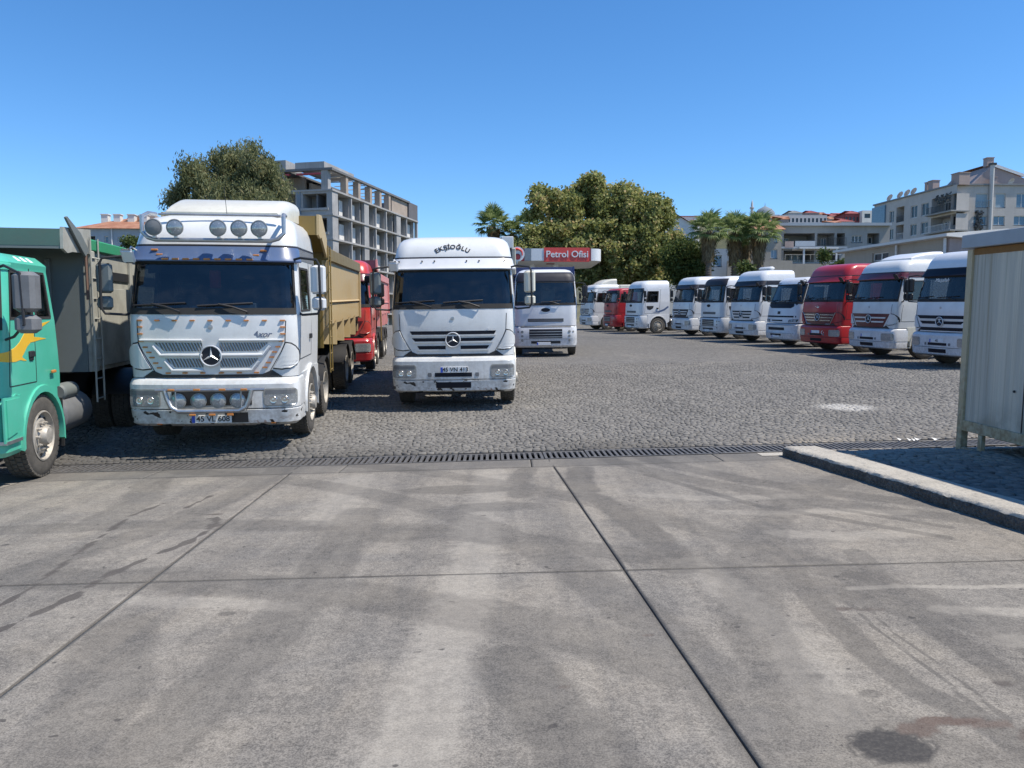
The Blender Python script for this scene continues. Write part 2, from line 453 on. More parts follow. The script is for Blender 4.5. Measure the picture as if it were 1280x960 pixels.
# ---------------------------------------------------------------- ground, slabs, drain, cobbles, kerb
def DY(x): return 10.55+.022*x+.006*max(x, 0)                 # centre line of the drain
def mat_concrete():
    b = MB_('concrete'); co = b.coord('Position'); x, y, z = b.xyz(co)
    big = b.noise(co, .35, 4, .55); mid = b.noise(co, 1.4, 6, .62); fine = b.noise(co, 14, 5, .7); g2 = b.noise(co, 45, 4, .75); rag = b.noise(co, 4.5, 4, .65)
    sweep = b.noise(b.scale(co, (.35, 2.6, 1)), 1.6, 5, .6); lane = b.noise(b.scale(co, (3.2, .22, 1), R(3.5)), 1.0, 5, .6)
    scr = b.noise(b.scale(co, (1.2, 26, 1), R(-4)), 1.3, 4, .7); warm = b.noise(co, .8, 5, .6)
    c = b.ramp(big*.35+mid*.35+sweep*.3, [(.38, (.098, .090, .080)), (.5, (.178, .161, .137)), (.62, (.268, .240, .196))])
    c = b.mix(warm.ss(.50, .62)*.45, c, (.30, .262, .205)); c = b.mix(warm.ss(.48, .38)*.4, c, (.128, .126, .124))
    c = b.mix(lane.ss(.50, .60)*.30, c, (.30, .275, .232)); c = b.mix(lane.ss(.49, .40)*.42, c, (.090, .086, .081))
    c = b.mix(scr.ss(.60, .70)*big.ss(.42, .55)*.4, c, (.36, .33, .28))
    c = b.mix((g2*.55+fine*.45).ss(.40, .60), b.mix(.32, c, (.06, .058, .055)), b.mix(.20, c, (.46, .42, .36)))
    g4 = b.noise(co, 110, 3, .8); c = b.mix(g4.ss(.44, .56), b.mix(.26, c, (.05, .048, .045)), b.mix(.17, c, (.52, .48, .42)))
    pit = b.noise(co, 60, 2, .5).ss(.66, .70); c = b.mix(pit*.55, c, (.05, .048, .045))
    edge = (y-DY(0)+.32-x*.022).ss(-.75, -.55); c = b.mix(edge*.5, c, (.095, .092, .088))
    n_ = (rag-.5)*.9+(fine-.5)*.45
    lf = b.attr('light_f')+n_; c = b.mix(lf.ss(-.1, .6)*b.attr('light_a')*(fine*.6+.6).min(1), c, (.44, .405, .345))
    sf_ = b.attr('stain_f')+n_; m_ = sf_.ss(.0, .30)*b.attr('stain_a')
    col = b.mix(b.attr('stain_b'), (.042, .040, .039), (.075, .040, .030))
    c = b.mix(m_*(g2.ss(.3, .6)*.25+.75), c, col)
    sp = b.noise(co, 9, 2, .5).ss(.72, .75); c = b.mix(sp*.7, c, (.05, .046, .044))
    b.set(Base_Color=c, Roughness=.86); b.b.inputs['Specular IOR Level'].default_value = .3
    b.bump(g2*.5+fine*.7+scr*.25, .30, .008); M['concrete'] = b.m
mat_concrete()
def _seg(X, Y, pts):
    d = np.full(X.shape, 9.0)
    for (x0, y0), (x1, y1) in zip(pts, pts[1:]):
        dx, dy = x1-x0, y1-y0; h = np.clip(((X-x0)*dx+(Y-y0)*dy)/(dx*dx+dy*dy), 0, 1); d = np.minimum(d, np.hypot(X-x0-h*dx, Y-y0-h*dy))
    return d
def wear(X, Y):
    """stains, drips and tyre tracks lying on the slabs: soft field, strength and brownness of the darkest one, and of the pale ones"""
    f = np.full(X.shape, -1.0); key = np.full(X.shape, -1.0); a = np.zeros(X.shape); br = np.zeros(X.shape); lf = f.copy(); la = a.copy()
    def dark(d, w_, amt, brown=0):
        nonlocal f, a, br, key
        v = np.clip(1-d/w_, -1, 1); kv = np.where(v > 0, np.minimum(v*2.5, 1)*amt, v); k = kv > key; key = np.where(k, kv, key); f = np.where(k, v, f); a = np.where(k, amt, a); br = np.where(k, brown, br)
    def pale(d, w_, amt):
        nonlocal lf, la
        v = np.clip(1-d/w_, -1, 1); k = v > lf; lf = np.where(k, v, lf); la = np.where(k, amt, la)
    dark(np.abs(Y-5.27), .011, .6); dark(np.abs(Y-(DY(0)+.022*X-.92)), .012, .5)
    for k in range(-1, 3): dark(np.abs(X-(-2.80+3.34*k-.06*(Y-9.4))), .011, .7)
    E2 = lambda cx, cy, rx, ry: np.hypot((X-cx)/rx, (Y-cy)/ry)
    for cx, cy, rad, w_, amt in ((-7.5, 2.0, 8.6, .22, .30), (-8.3, .5, 11.5, .20, .28), (9.5, 2.5, 8.3, .22, .28), (-3.5, -1, 6.4, .28, .30), (-3.6, -1.2, 8.2, .22, .30), (7.8, 12.0, 6.3, .2, .34), (8.5, 12.5, 7.6, .18, .30), (-12, 9, 9.0, .2, .28)):
        dark(np.abs(np.hypot(X-cx, Y-cy)-rad), w_, amt)
    for pts, w_, amt in (([(1.93,5.2),(1.83,4.39),(1.81,3.71),(1.84,3.38),(1.98,3.1),(2.0,2.8)], .10, .40), ([(2.54,5.57),(2.31,4.38),(2.33,3.73),(2.32,3.2)], .10, .34), ([(.70,8.0),(.9,7.5),(1.05,6.82),(1.19,5.92),(1.2,5.3)], .18, .42),
            ([(2.05,4.8),(2.0,4.07),(2.02,3.48),(1.99,2.7)], .016, .5), ([(2.12,4.8),(2.07,4.07),(2.09,3.48),(2.06,2.7)], .014, .45), ([(-1.47,7.33),(-1.36,5.31),(-1.39,4.17),(-1.5,2.9)], .24, .32), ([(1.6,8.9),(2.3,7.2),(3.4,5.9)], .07, .4), ([(1.9,9.0),(2.7,7.3),(3.6,6.2)], .06, .35),
            ([(.85,9.4),(.75,8.6),(.8,8.1)], .20, .45), ([(.2,9.45),(.05,8.7),(.1,7.9)], .16, .35), ([(-4.4,9.3),(-4.0,8.2),(-3.9,7.0)], .25, .3), ([(0.0,3.8),(.3,2.9),(.45,2.2)], .24, .36), ([(-2.3,4.4),(-1.9,3.4),(-1.8,2.6)], .25, .3)): dark(_seg(X, Y, pts), w_, amt)
    for cx, cy, rx, ry, amt, bb in ((1.50, 2.92, .19, .15, .95, 0), (1.66, 3.04, .10, .07, .7, .8), (1.82, 3.10, .16, .05, .72, 1), (1.98, 3.07, .11, .06, .6, .9), (2.08, 2.95, .07, .09, .55, .6), (2.27, 3.43, .055, .035, .75, .2), (2.32, 5.02, .11, .13, .5, 0), (2.13, 4.64, .12, .13, .5, 0), (1.62, 3.36, .07, .05, .45, 0), (1.45, 3.55, .06, .04, .4, 0),
            (1.95, 4.42, .07, .035, .6, .5), (2.1, 4.40, .10, .03, .55, .4), (-.55, 8.3, .8, .28, .42, 0), (-1.0, 6.5, .7, .35, .34, 0), (-.2, 7.4, .55, .25, .36, 0), (-.5, 3.95, .025, .02, .9, 0), (-.38, 3.97, .03, .02, .9, 0), (.25, 3.5, .04, .02, .6, .5), (-4.6, 6.3, .05, .03, .8, 0), (-4.3, 6.4, .05, .03, .8, 0), (-1.75, 4.6, .07, .05, .5, 0), (.75, 4.1, .03, .03, .6, .8)): dark(E2(cx, cy, rx, ry), 1.0, amt, bb)
    rg = np.sin(Y*23)*.5+np.sin(Y*9.1+1)*.5
    for pts, w_ in (([(-2.86,7.32),(-2.74,7.0),(-2.71,6.6),(-2.73,6.28),(-2.84,5.94),(-2.94,5.41),(-2.92,4.97),(-3.02,4.45),(-3.1,4.0)], .046), ([(-3.66,7.97),(-3.73,7.4),(-3.53,6.21),(-3.35,5.3),(-3.31,4.89),(-3.4,4.5)], .030), ([(-3.30,8.3),(-3.32,7.7)], .03)): dark(_seg(X, Y, pts), w_*(1+.9*rg)*.8, .75, .15)
    dark(E2(-2.9, 7.38, .10, .03), 1.0, .85, .3)
    for pts, w_, amt in (([(2.14,4.77),(2.45,4.80),(2.9,4.74),(3.4,4.75)], .045, .42), ([(2.5,4.38),(2.9,4.30),(3.6,4.33)], .09, .36), ([(1.9,6.95),(2.4,6.84),(2.9,6.88),(3.5,6.75)], .13, .26), ([(2.2,6.15),(2.7,6.0),(3.3,6.08)], .16, .28), ([(1.4,7.75),(2.1,7.5),(2.8,7.55)], .15, .24), ([(-.25,9.4),(-.29,6.87),(-.28,5.23),(-.44,2.6)], .26, .33), ([(-1.9,9.2),(-1.7,7.0)], .3, .3), ([(-2.5,4.9),(-1.4,4.7)], .12, .28), ([(2.6,3.9),(3.4,3.8)], .12, .35), ([(-1.0,2.7),(-.6,2.6)], .15, .3), ([(1.3,5.4),(1.5,4.0),(1.4,3.2)], .2, .25)): pale(_seg(X, Y, pts), w_, amt)
    return f, a, br, lf, la
def mat_cobble():
    b = MB_('cobble'); co = b.coord('Position'); x, y, z = b.xyz(co); r = b.attr('rnd')
    mid = b.noise(co, .5, 5, .6); fine = b.noise(co, 30, 4, .65); pat = b.noise(co, .13, 4, .5)
    c = b.ramp(r*.5+mid*.5, [(.15, (.125, .120, .112)), (.5, (.190, .181, .166)), (.85, (.255, .241, .217))])
    c = b.mix(pat.ss(.55, .68)*.4, c, (.10, .098, .095)); c = b.mix(mid.ss(.55, .75)*.3, c, (.30, .27, .22))
    near = (y-(x*.022+10.55)).ss(1.6, .3); c = b.mix(near*mid.ss(.35, .65)*x.ss(2.8, 4.5)*.6, c, (.38, .33, .26)); c = b.mix(near*x.ss(3.4, 2.2)*mid.ss(.3, .6)*.55, c, (.075, .070, .063))
    d = (((x-6.54)/.62).pow(2)+((y-14.95)/.55).pow(2)).sqrt()+(mid-.5)*1.2; c = b.mix(d.ss(1.2, .6)*.75, c, (.52, .50, .46))
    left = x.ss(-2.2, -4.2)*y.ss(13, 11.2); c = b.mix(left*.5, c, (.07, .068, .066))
    b.set(Base_Color=b.mix(fine.ss(.3, .7), b.mix(.25, c, (.06, .06, .06)), c), Roughness=.88); b.b.inputs['Specular IOR Level'].default_value = .3
    b.bump(fine, .45, .01); M['cobble'] = b.m
mat_cobble()
def mat_yard():
    b = MB_('yard_surface'); co = b.coord('Position'); x, y, z = b.xyz(co)
    v, vc = b.voro(b.scale(co, (10.5, 12.5, 1)), 1, 'DISTANCE_TO_EDGE', .75)
    cell, cc = b.voro(b.scale(co, (10.5, 12.5, 1)), 1, 'F1', .75)
    sep = b.t.nodes.new('ShaderNodeSeparateColor'); b.t.links.new(cc, sep.inputs[0]); r = E(b.t, sep.outputs[0])
    mid = b.noise(co, .5, 5, .6); fine = b.noise(co, 24, 4, .65); pat = b.noise(co, .13, 4, .5)
    c = b.ramp(r*.55+mid*.45, [(.15, (.122, .118, .110)), (.5, (.188, .180, .165)), (.85, (.255, .241, .217))])
    c = b.mix(pat.ss(.5, .66)*.35, c, (.115, .112, .108)); c = b.mix(mid.ss(.55, .75)*.3, c, (.28, .25, .20))
    jt = v.ss(.11, .03)
    c = b.mix(jt*.55, c, (.05, .047, .042)); c = b.mix(fine.ss(.35, .65)*.2, c, (.06, .06, .06))
    d = (((x-6.54)/.62).pow(2)+((y-14.95)/.55).pow(2)).sqrt()+(mid-.5)*1.2; c = b.mix(d.ss(1.2, .6)*.75, c, (.52, .50, .46))
    b.set(Base_Color=c, Roughness=.9); b.b.inputs['Specular IOR Level'].default_value = .25
    b.bump((v.ss(0, .16))+fine*.4, .5, .025); M['yard_surface'] = b.m
mat_yard()
plain('joint_sand', (.085, .080, .072), .95, var=.3, bump=.3); plain('cast_iron', (.12, .115, .11), .6, .25, var=.35, nscale=14, bump=.1)
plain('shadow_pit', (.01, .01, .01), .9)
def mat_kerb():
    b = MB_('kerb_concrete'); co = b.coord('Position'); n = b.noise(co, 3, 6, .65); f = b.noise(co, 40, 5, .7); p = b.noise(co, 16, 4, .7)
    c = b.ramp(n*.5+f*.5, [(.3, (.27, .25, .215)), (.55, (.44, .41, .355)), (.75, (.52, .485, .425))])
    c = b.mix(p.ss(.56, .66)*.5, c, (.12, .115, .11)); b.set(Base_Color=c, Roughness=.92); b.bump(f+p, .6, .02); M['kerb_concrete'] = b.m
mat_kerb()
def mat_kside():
    b = MB_('kerb_side_shaded'); co = b.coord('Position'); n = b.noise(co, 3, 6, .65); f = b.noise(co, 34, 5, .7); v, _ = b.voro(co, 38, 'F1')  # rough aggregate of the side face, its shade darkened into the colour too
    c = b.ramp(n*.4+f*.6, [(.35, (.05, .046, .042)), (.5, (.11, .10, .09)), (.68, (.22, .205, .18))]); b.set(Base_Color=c, Roughness=.95); b.bump(f+v, .9, .03); M['kerb_side_shaded'] = b.m
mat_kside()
def mat_field():
    b = MB_('dry_ground'); co = b.coord('Position'); n = b.noise(co, .03, 6, .6); f = b.noise(co, .4, 5, .6)
    c = b.ramp(n*.6+f*.4, [(.35, (.045, .055, .025)), (.5, (.13, .12, .06)), (.65, (.24, .20, .12))]); b.set(Base_Color=c, Roughness=.95); M['dry_ground'] = b.m
mat_field()

def sheet(name, xs, ys, mat, dz=0, holes=None, zf=G):
    V = np.array([(x, y, zf(x, y)+dz) for y in ys for x in xs]); nx = len(xs)
    F = np.array([(j*nx+i, j*nx+i+1, (j+1)*nx+i+1, (j+1)*nx+i) for j in range(len(ys)-1) for i in range(nx-1)])
    return link(name, np_mesh(name, V, F, mat, smooth=True))
# far terrain to the horizon; its near part lies below the paving
xs = sorted(set([-3000,-1500,-800,-400,-250]+list(range(-180, 401, 20))+[500, 800, 1500, 3000])); ys = sorted(set([-300,-60,-20]+list(range(0, 80, 10))+list(range(80, 460, 12))+[520, 700, 1200, 3500]))
def zfar(x, y): return G(x, y)-.35 if (-30 < x < 40 and y < 82) else G(x, y)-.05-.3*sst((90-y)/10)
tag(sheet('ground', xs, ys, 'dry_ground', zf=zfar), 'dry rising ground and hill behind the yard', kind='structure')
yard_x = [-30+1.5*i for i in range(47)]
o = sheet('yard', yard_x, [9.0, 10.2, 10.6, 11, 12, 13]+[14+2*k for k in range(34)], 'yard_surface', dz=0, zf=lambda x, y: (G(x, y)-(.03 if y < 26.2 else 0)-(.4 if y < 10.8 else 0)))
tag(o, 'grey cobbled lorry yard sloping up to the back', kind='structure')
o = sheet('concrete_bed', [-14+1*i for i in range(29)], [-6+1*i for i in range(17)], 'joint_sand', dz=-.10); tag(o, 'dark bed under the concrete slabs', kind='structure')
# the concrete slabs: three lanes, joints running away from the camera
apron = empty('concrete_apron', (0, 0, 0)); tag(apron, 'worn concrete apron of large slabs in front of the drain', kind='structure')
def jx(k, y): return -2.80+3.34*k-.06*(y-9.4)+(-.05 if k else 0)*0
def slab(xa, xb, ya, yb, name='slab', step=.03, g=.006):
    """xa, xb: functions of y; ya, yb: functions of x; a fine grid on top that carries the wear of the concrete, and a rim"""
    y0, y1 = ya(0), yb(0); nx = max(2, int(abs(xb(y0)-xa(y0))/step)); ny = max(2, int((y1-y0)/step))
    if y0 < 0 or xa(y0) < -9: nx = max(2, nx//3); ny = max(2, ny//3)
    e, t = np.meshgrid(np.linspace(0, 1, nx+1), np.linspace(0, 1, ny+1)); yy = y0*(1-t)+y1*t
    XA = np.vectorize(xa)(yy)+g; XB = np.vectorize(xb)(yy)-g; X = XA*(1-e)+XB*e; Y = (np.vectorize(ya)(X)+g)*(1-t)+(np.vectorize(yb)(X)-g)*t
    Z = .0255*X-.0143*Y; T = np.stack([X, Y, Z], -1).reshape(-1, 3); n = nx+1; J, I = np.meshgrid(np.arange(ny), np.arange(nx), indexing='ij'); q = (J*n+I).ravel()
    F = np.stack([q, q+1, q+n+1, q+n], 1); rim = np.array([i for i in range(n)]+[j*n+nx for j in range(1, ny+1)]+[ny*n+i for i in range(nx-1, -1, -1)]+[j*n for j in range(ny-1, 0, -1)])
    lo = T[rim]-np.array([0, 0, .09]); N = len(T); k = np.arange(len(rim)); k2 = (k+1) % len(rim)
    F = np.concatenate([F, np.stack([rim[k], N+k, N+k2, rim[k2]], 1)]); V = np.concatenate([T, lo]); me = np_mesh(name, V, F, 'concrete')
    for nm, v in zip(('stain_f', 'stain_a', 'stain_b', 'light_f', 'light_a'), wear(V[:, 0], V[:, 1])): me.attributes.new(nm, 'FLOAT', 'POINT').data.foreach_set('value', v.astype(np.float32))
    return link(name, me, apron)
lanes = [(lambda y: -12.0, lambda y: jx(-1, y)), (lambda y: jx(-1, y), lambda y: jx(0, y)), (lambda y: jx(0, y), lambda y: jx(1, y)), (lambda y: jx(1, y), lambda y: 4.4+(-.133)*(y-6)), ]
rows_ = [(lambda x: -4.0, lambda x: 1.1), (lambda x: 1.1, lambda x: 5.27), (lambda x: 5.27, lambda x: DY(x)-.92)]
for li, (xa, xb) in enumerate(lanes):
    for ya, yb in rows_: slab(xa, xb, ya, yb)
for k in range(7):                                             # darker strip that carries the drain frame
    a, b_ = -12+2.45*k, -12+2.45*(k+1)
    slab(lambda y, a=a: a, lambda y, b_=b_: min(b_, 4.4-.133*(y-6)), lambda x: DY(x)-.92, lambda x: DY(x)-.325, name='edge_strip')
# drain: channel and cast iron grates
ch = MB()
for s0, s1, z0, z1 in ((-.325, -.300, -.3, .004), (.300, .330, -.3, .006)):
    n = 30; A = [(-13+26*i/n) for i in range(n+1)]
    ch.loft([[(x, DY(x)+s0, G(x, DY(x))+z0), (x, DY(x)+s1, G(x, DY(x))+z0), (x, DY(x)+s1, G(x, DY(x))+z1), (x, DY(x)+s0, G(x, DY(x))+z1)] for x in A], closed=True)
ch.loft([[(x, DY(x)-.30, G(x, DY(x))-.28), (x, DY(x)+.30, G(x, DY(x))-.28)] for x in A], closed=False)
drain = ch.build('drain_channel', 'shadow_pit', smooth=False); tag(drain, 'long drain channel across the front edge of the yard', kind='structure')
gm = MB(); L = .585
gm.box(-L/2, L/2, -.294, -.245, -.04, 0, .004); gm.box(-L/2, L/2, .245, .294, -.04, 0, .004); gm.box(-L/2, L/2, -.012, .012, -.04, -.002) if False else None
for k in range(8):
    x = -L/2+.021+k*(L-.042)/7; gm.box(x-.0205, x+.0205, -.245, .245, -.035, -.003, .004)
gme = gm.mesh('grate', 'cast_iron', smooth=False)
k = 0; x = -12.4
while x < 8.6:
    y = DY(x); g = link('grate', gme, drain, (x, y, G(x, y)+.004+random.uniform(-.003, .004)), (random.uniform(-.008, .008), -.022+random.uniform(-.006, .006), .024+random.uniform(-.012, .012))); x += .597
# cobbles, one stone each, laid in wavy rows
def cobbles(name, xr, y0, y1, sx, sy, z_of, mask=None, seed=1, wave=.10, h=.011):
    g = np.random.default_rng(seed); rows = int((y1-y0)/sy); P = []; WD = []
    for r_ in range(rows):
        yy = y0+(r_+.5)*sy; a, b_ = xr(yy); wd = sx*g.uniform(.62, 1.45, int((b_-a)/sx*1.25)); cum = np.cumsum(wd); cum = cum[cum < b_-a]; n = len(cum); wd = wd[:n]
        xx = a+cum-wd/2; WD.append(wd)
        y = yy+wave*np.abs(np.sin(xx*1.15+.3*np.sin(yy*.9)))+.06*np.sin(xx*3.1+yy)+.03*np.sin(xx*7.3+yy*2.1)+g.uniform(-.2, .2, n)*sy
        P.append(np.stack([xx, y], 1))
    P = np.concatenate(P); WD = np.concatenate(WD)
    if mask is not None: k_ = mask(P[:, 0], P[:, 1]); P = P[k_]; WD = WD[k_]
    n = len(P); ang = g.uniform(-.16, .16, n); hx = WD*g.uniform(.45, .50, n); hy = sy*g.uniform(.42, .54, n)
    Z = np.array([z_of(a, b_) for a, b_ in P]); Z = Z+g.uniform(-.007, .006, n)+.008*np.sin(P[:, 0]*.9)*np.sin(P[:, 1]*1.1)
    V = np.zeros((n, 12, 3)); cs, sn = np.cos(ang), np.sin(ang)
    for k, (ax, ay) in enumerate(((-1,-1),(1,-1),(1,1),(-1,1))):
        for lv, (ins, dz) in enumerate(((1.0, -.045), (.97, -h*.7), (.80, 0))):
            jx_ = g.uniform(.86, 1.06, n); jy_ = g.uniform(.86, 1.06, n) if lv else 1
            dx = ax*hx*ins*(jx_ if lv else 1); dy = ay*hy*ins*jy_
            V[:, lv*4+k, 0] = P[:, 0]+dx*cs-dy*sn; V[:, lv*4+k, 1] = P[:, 1]+dx*sn+dy*cs; V[:, lv*4+k, 2] = Z+dz+(g.uniform(-.003, .003, n) if lv == 2 else 0)
    fq = [(8,9,10,11)]+[(l*4+k, l*4+(k+1) % 4, l*4+4+(k+1) % 4, l*4+4+k) for l in (0, 1) for k in range(4)]
    F = (np.arange(n)[:, None, None]*12+np.array(fq)[None]).reshape(-1, 4); r_ = np.repeat(g.uniform(0, 1, n), 9)
    return link(name, np_mesh(name, V.reshape(-1, 3), F, 'cobble', r_))
o = cobbles('cobblestones', lambda y: (-.70*y-.8, .66*y+1.2), 10.72, 26.2, .092, .076, G, mask=lambda x, y: (y > 10.55+.022*x+.006*np.maximum(x, 0)+.37) & (y < 26.25), seed=3)
tag(o, 'small grey granite cobbles paving the lorry yard', 'cobbles', kind='stuff')
# raised island with the kerb on the right
def KX(y): return 3.55-.128*(y-10.0)
def isl(x, y): return G(x, y)+.02+.105*sst((10.32-y)/1.2)
o = sheet('island_bed', [3.6+.5*i for i in range(17)], [1+.5*i for i in range(19)]+[10.27], 'joint_sand', zf=lambda x, y: isl(x, y)-.035 if x > KX(y)+.25 else G(x, y)-.2); tag(o, 'bed of the raised island', kind='structure')
o = cobbles('island_cobbles', lambda y: (KX(y)+.38, 10.5), 4.2, 10.12, .125, .10, isl, mask=lambda x, y: (x > 3.55-.128*(y-10)+.42) & (y < 10.24), seed=9, wave=.2, h=.014)
tag(o, 'darker cobbles on the raised island under the container', 'cobbles', kind='stuff')
m = MB(); rings = []; g_ = np.random.default_rng(5)
ys_ = [10.02-.045*i for i in range(150)]
for i, y in enumerate(ys_):
    x0 = KX(y); zt = isl(x0, y)+.012 if y < 9.2 else isl(x0, 9.2)+.012-(y-9.2)*.0143
    zt = G(x0, y)+.135; j = lambda a=.006: g_.uniform(-a, a); drop = -.02 if i == 0 else 0; wob = .008*math.sin(y*7)+.004*math.sin(y*17)
    rings.append([(x0+.004+wob+j(), y, G(x0, y)-.08), (x0+.0+wob+j(.010), y, G(x0, y)+.05+j()), (x0+.006+wob+j(.006), y, zt-.03+drop+j(.005)), (x0+.03+wob+j(.006), y, zt-.006+drop+j(.003)), (x0+.08+j(), y, zt+drop+j(.003)), (x0+.42, y, zt+.004+drop), (x0+.45, y, zt-.12)])
m.loft(rings, closed=False); m.f.append(tuple(range(7)))
me = m.mesh('kerb', 'kerb_concrete', ang=40); me.materials.append(M['kerb_side_shaded'])
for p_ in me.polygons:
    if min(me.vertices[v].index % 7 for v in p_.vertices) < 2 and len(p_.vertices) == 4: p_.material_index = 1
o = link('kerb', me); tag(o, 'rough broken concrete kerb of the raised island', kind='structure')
tag(sheet('kerb_joint_fill', [3.3, 3.6, 3.9], [10.02, 10.28], 'kerb_concrete', dz=.006), 'cement patch at the kerb end', kind='structure')

# ---------------------------------------------------------------- the site container on the right
paint('frame_ochre', (.50, .41, .25), rough=.65, dirt=.35, coat=0, grime=(.22, .11, .04), fade=(.47, .42, .30))
def mat_panel():
    b = MB_('panel_grey'); co = b.coord(); x, y, z = b.xyz(co); s1 = b.noise(b.scale(co, (5, 5, .12)), 1.6, 4, .6); s2_ = b.noise(b.scale(co, (22, 22, .25)), 1, 4, .6); n = b.noise(co, 2, 5, .6)
    c = b.mix(s1.ss(.38, .62), (.60, .55, .45), (.44, .42, .36)); c = b.mix(s2_.ss(.52, .66)*.35, c, (.20, .19, .14)); c = b.mix(z.ss(.75, .40)*n.ss(.4, .6)*.5, c, (.20, .17, .12)); c = b.mix(s1.ss(.60, .68)*.5, c, (.26, .21, .12))
    b.set(Base_Color=c, Roughness=.55); b.bump(s1, .1, .01); M['panel_grey'] = b.m
mat_panel()
paint('rusty', (.22, .11, .035), rough=.85, dirt=.6, coat=0, grime=(.32, .20, .08)); paint('fascia_grey', (.34, .37, .40), rough=.5, dirt=.15, coat=0)
cx, cy = 5.66, 9.72
con = empty('site_container', (cx, cy, isl(cx, cy)-.0), (.030, 0, R(2.4))); tag(con, 'pale grey panelled site container with rusty ochre frame standing on legs', 'container')
def cbox(name, mat, *b_, c=.004, **k): m = MB(); m.box(*b_, c); return m.build(name, mat, con, **k)
CW, CL = 2.35, 6.0
for x in (0, CW-.09):
    for y in (-.10, -CL): cbox('corner_post', 'frame_ochre', x, x+.09, y, y+.10, 0, 2.52)
for x in (.0, CW-.06):
    cbox('base_beam', 'frame_ochre', x+.005, x+.06, -CL+.1, -.10, .27, .40); cbox('top_beam', 'rusty', x+.02, x+.07, -CL+.1, -.10, 2.45, 2.53); cbox('ground_rail', 'frame_ochre', x+.01, x+.05, -CL+.1, -.10, .0, .06)
for y in (-.07, -CL+.02): cbox('base_beam', 'frame_ochre', .09, CW-.09, y, y+.05, .27, .40); cbox('top_beam', 'rusty', .09, CW-.09, y, y+.05, 2.45, 2.53)
for y in (-.44, -1.7, -3.2, -4.6):
    for x in (.012, CW-.06): cbox('leg', 'frame_ochre', x, x+.055, y-.035, y+.035, .06, .27)
ye = [-.10, -1.12, -2.24, -3.36, -4.48, -CL+.10]
def ribbed(y0, y1, xo, sgn):
    m = MB(); n = 12; ps = []
    for i in range(n):
        a = y0+(y1-y0)*i/n; b_ = y0+(y1-y0)*(i+1)/n; d = (0 if i % 2 else .004)*sgn
        ps += [(xo+d, a), (xo+d, b_-(b_-a)*.1)]
    ps.append((xo, y1)); V_ = [(x, y, z) for z in (.40, 2.45) for x, y in ps]; k = len(ps)
    m.add(V_, [(i, i+1, k+i+1, k+i) for i in range(k-1)]); return m
for i, (a, b_) in enumerate(zip(ye, ye[1:])):
    for xo, sg in ((.035, 1), (CW-.035, -1)):
        if i == 1 and sg == 1:                                 # panel with the window
            m = MB(); wy0, wy1, wz0, wz1 = -1.26, -2.12, 1.30, 2.24
            for q in ((a, wy0, .40, 2.45), (wy1, b_, .40, 2.45), (wy0, wy1, .40, wz0), (wy0, wy1, wz1, 2.45)): m.add([(xo, q[0]-.004, q[2]), (xo, q[1]+.004*0, q[2]), (xo, q[1], q[3]), (xo, q[0]-.004, q[3])], [(0,1,2,3)])
            m.build('wall_panel', 'panel_grey', con, smooth=False)
            m = MB(); 
            for q in ((wy0+.01, wy0-.05, wz0, wz1), (wy1+.05, wy1-.01, wz0, wz1), (wy0-.05, wy1+.05, wz0, wz0+.06), (wy0-.05, wy1+.05, wz1-.06, wz1), (-1.67, -1.71, wz0+.06, wz1-.06)): m.box(xo-.03, xo+.03, q[1], q[0], q[2], q[3], .004)
            wdw = m.build('window', 'white_clean', con, smooth=False); m = MB(); m.box(xo, xo+.006, wy1+.05, wy0-.05, wz0+.06, wz1-.06); m.build('pane', 'window_glass', wdw, smooth=False)
            continue
        ribbed(a-.004, b_+.004, xo, -sg).build('wall_panel', 'panel_grey', con, smooth=False)
    for xo in (.028, CW-.028):
        if i: cbox('panel_joint', 'black_plastic', xo-.002, xo+.004, a-.005, a+.005, .40, 2.45, c=0, smooth=False)
for y in (-.04, -CL+.04):
    for k in range(2): m = MB(); m.box(.09+k*1.09, .09+(k+1)*1.085, y-.01, y+.01, .40, 2.45); m.build('wall_panel', 'panel_grey', con, smooth=False)
cbox('floor', 'chassis', .06, CW-.06, -CL+.05, -.05, .36, .40, c=0); 
m = MB(); m.box(-.05, CW+.05, -CL-.05, .05, 2.535, 2.70, .006); m.build('roof', 'fascia_grey', con)
m = MB(); m.lathe([(0,.016),(-.01,.014),(-.012,0)], (.02,-.98,.86), n=8); m.build('screw_cap', 'chassis', con)

px_, py_ = 5.7, 10.9
sc = MB(); g_ = np.random.default_rng(8)
for k in range(5):
    a = g_.uniform(0, 6.28); x0 = px_+g_.uniform(-.25, .35); y0 = py_+g_.uniform(-.06, .06); z0 = G(x0, y0)+.012; w_ = g_.uniform(.04, .10)
    sc.add([(x0, y0, z0), (x0+w_, y0+.02, z0+.03), (x0+w_*.9, y0+w_, z0+.01), (x0-.02, y0+w_*.8, z0+.035)], [(0, 1, 2), (0, 2, 3)])
o = sc.build('paper_scraps', 'sign_paper' if 'sign_paper' in M else 'towel', smooth=False); tag(o, 'white paper scraps lying beside the drain left of the container', 'litter')
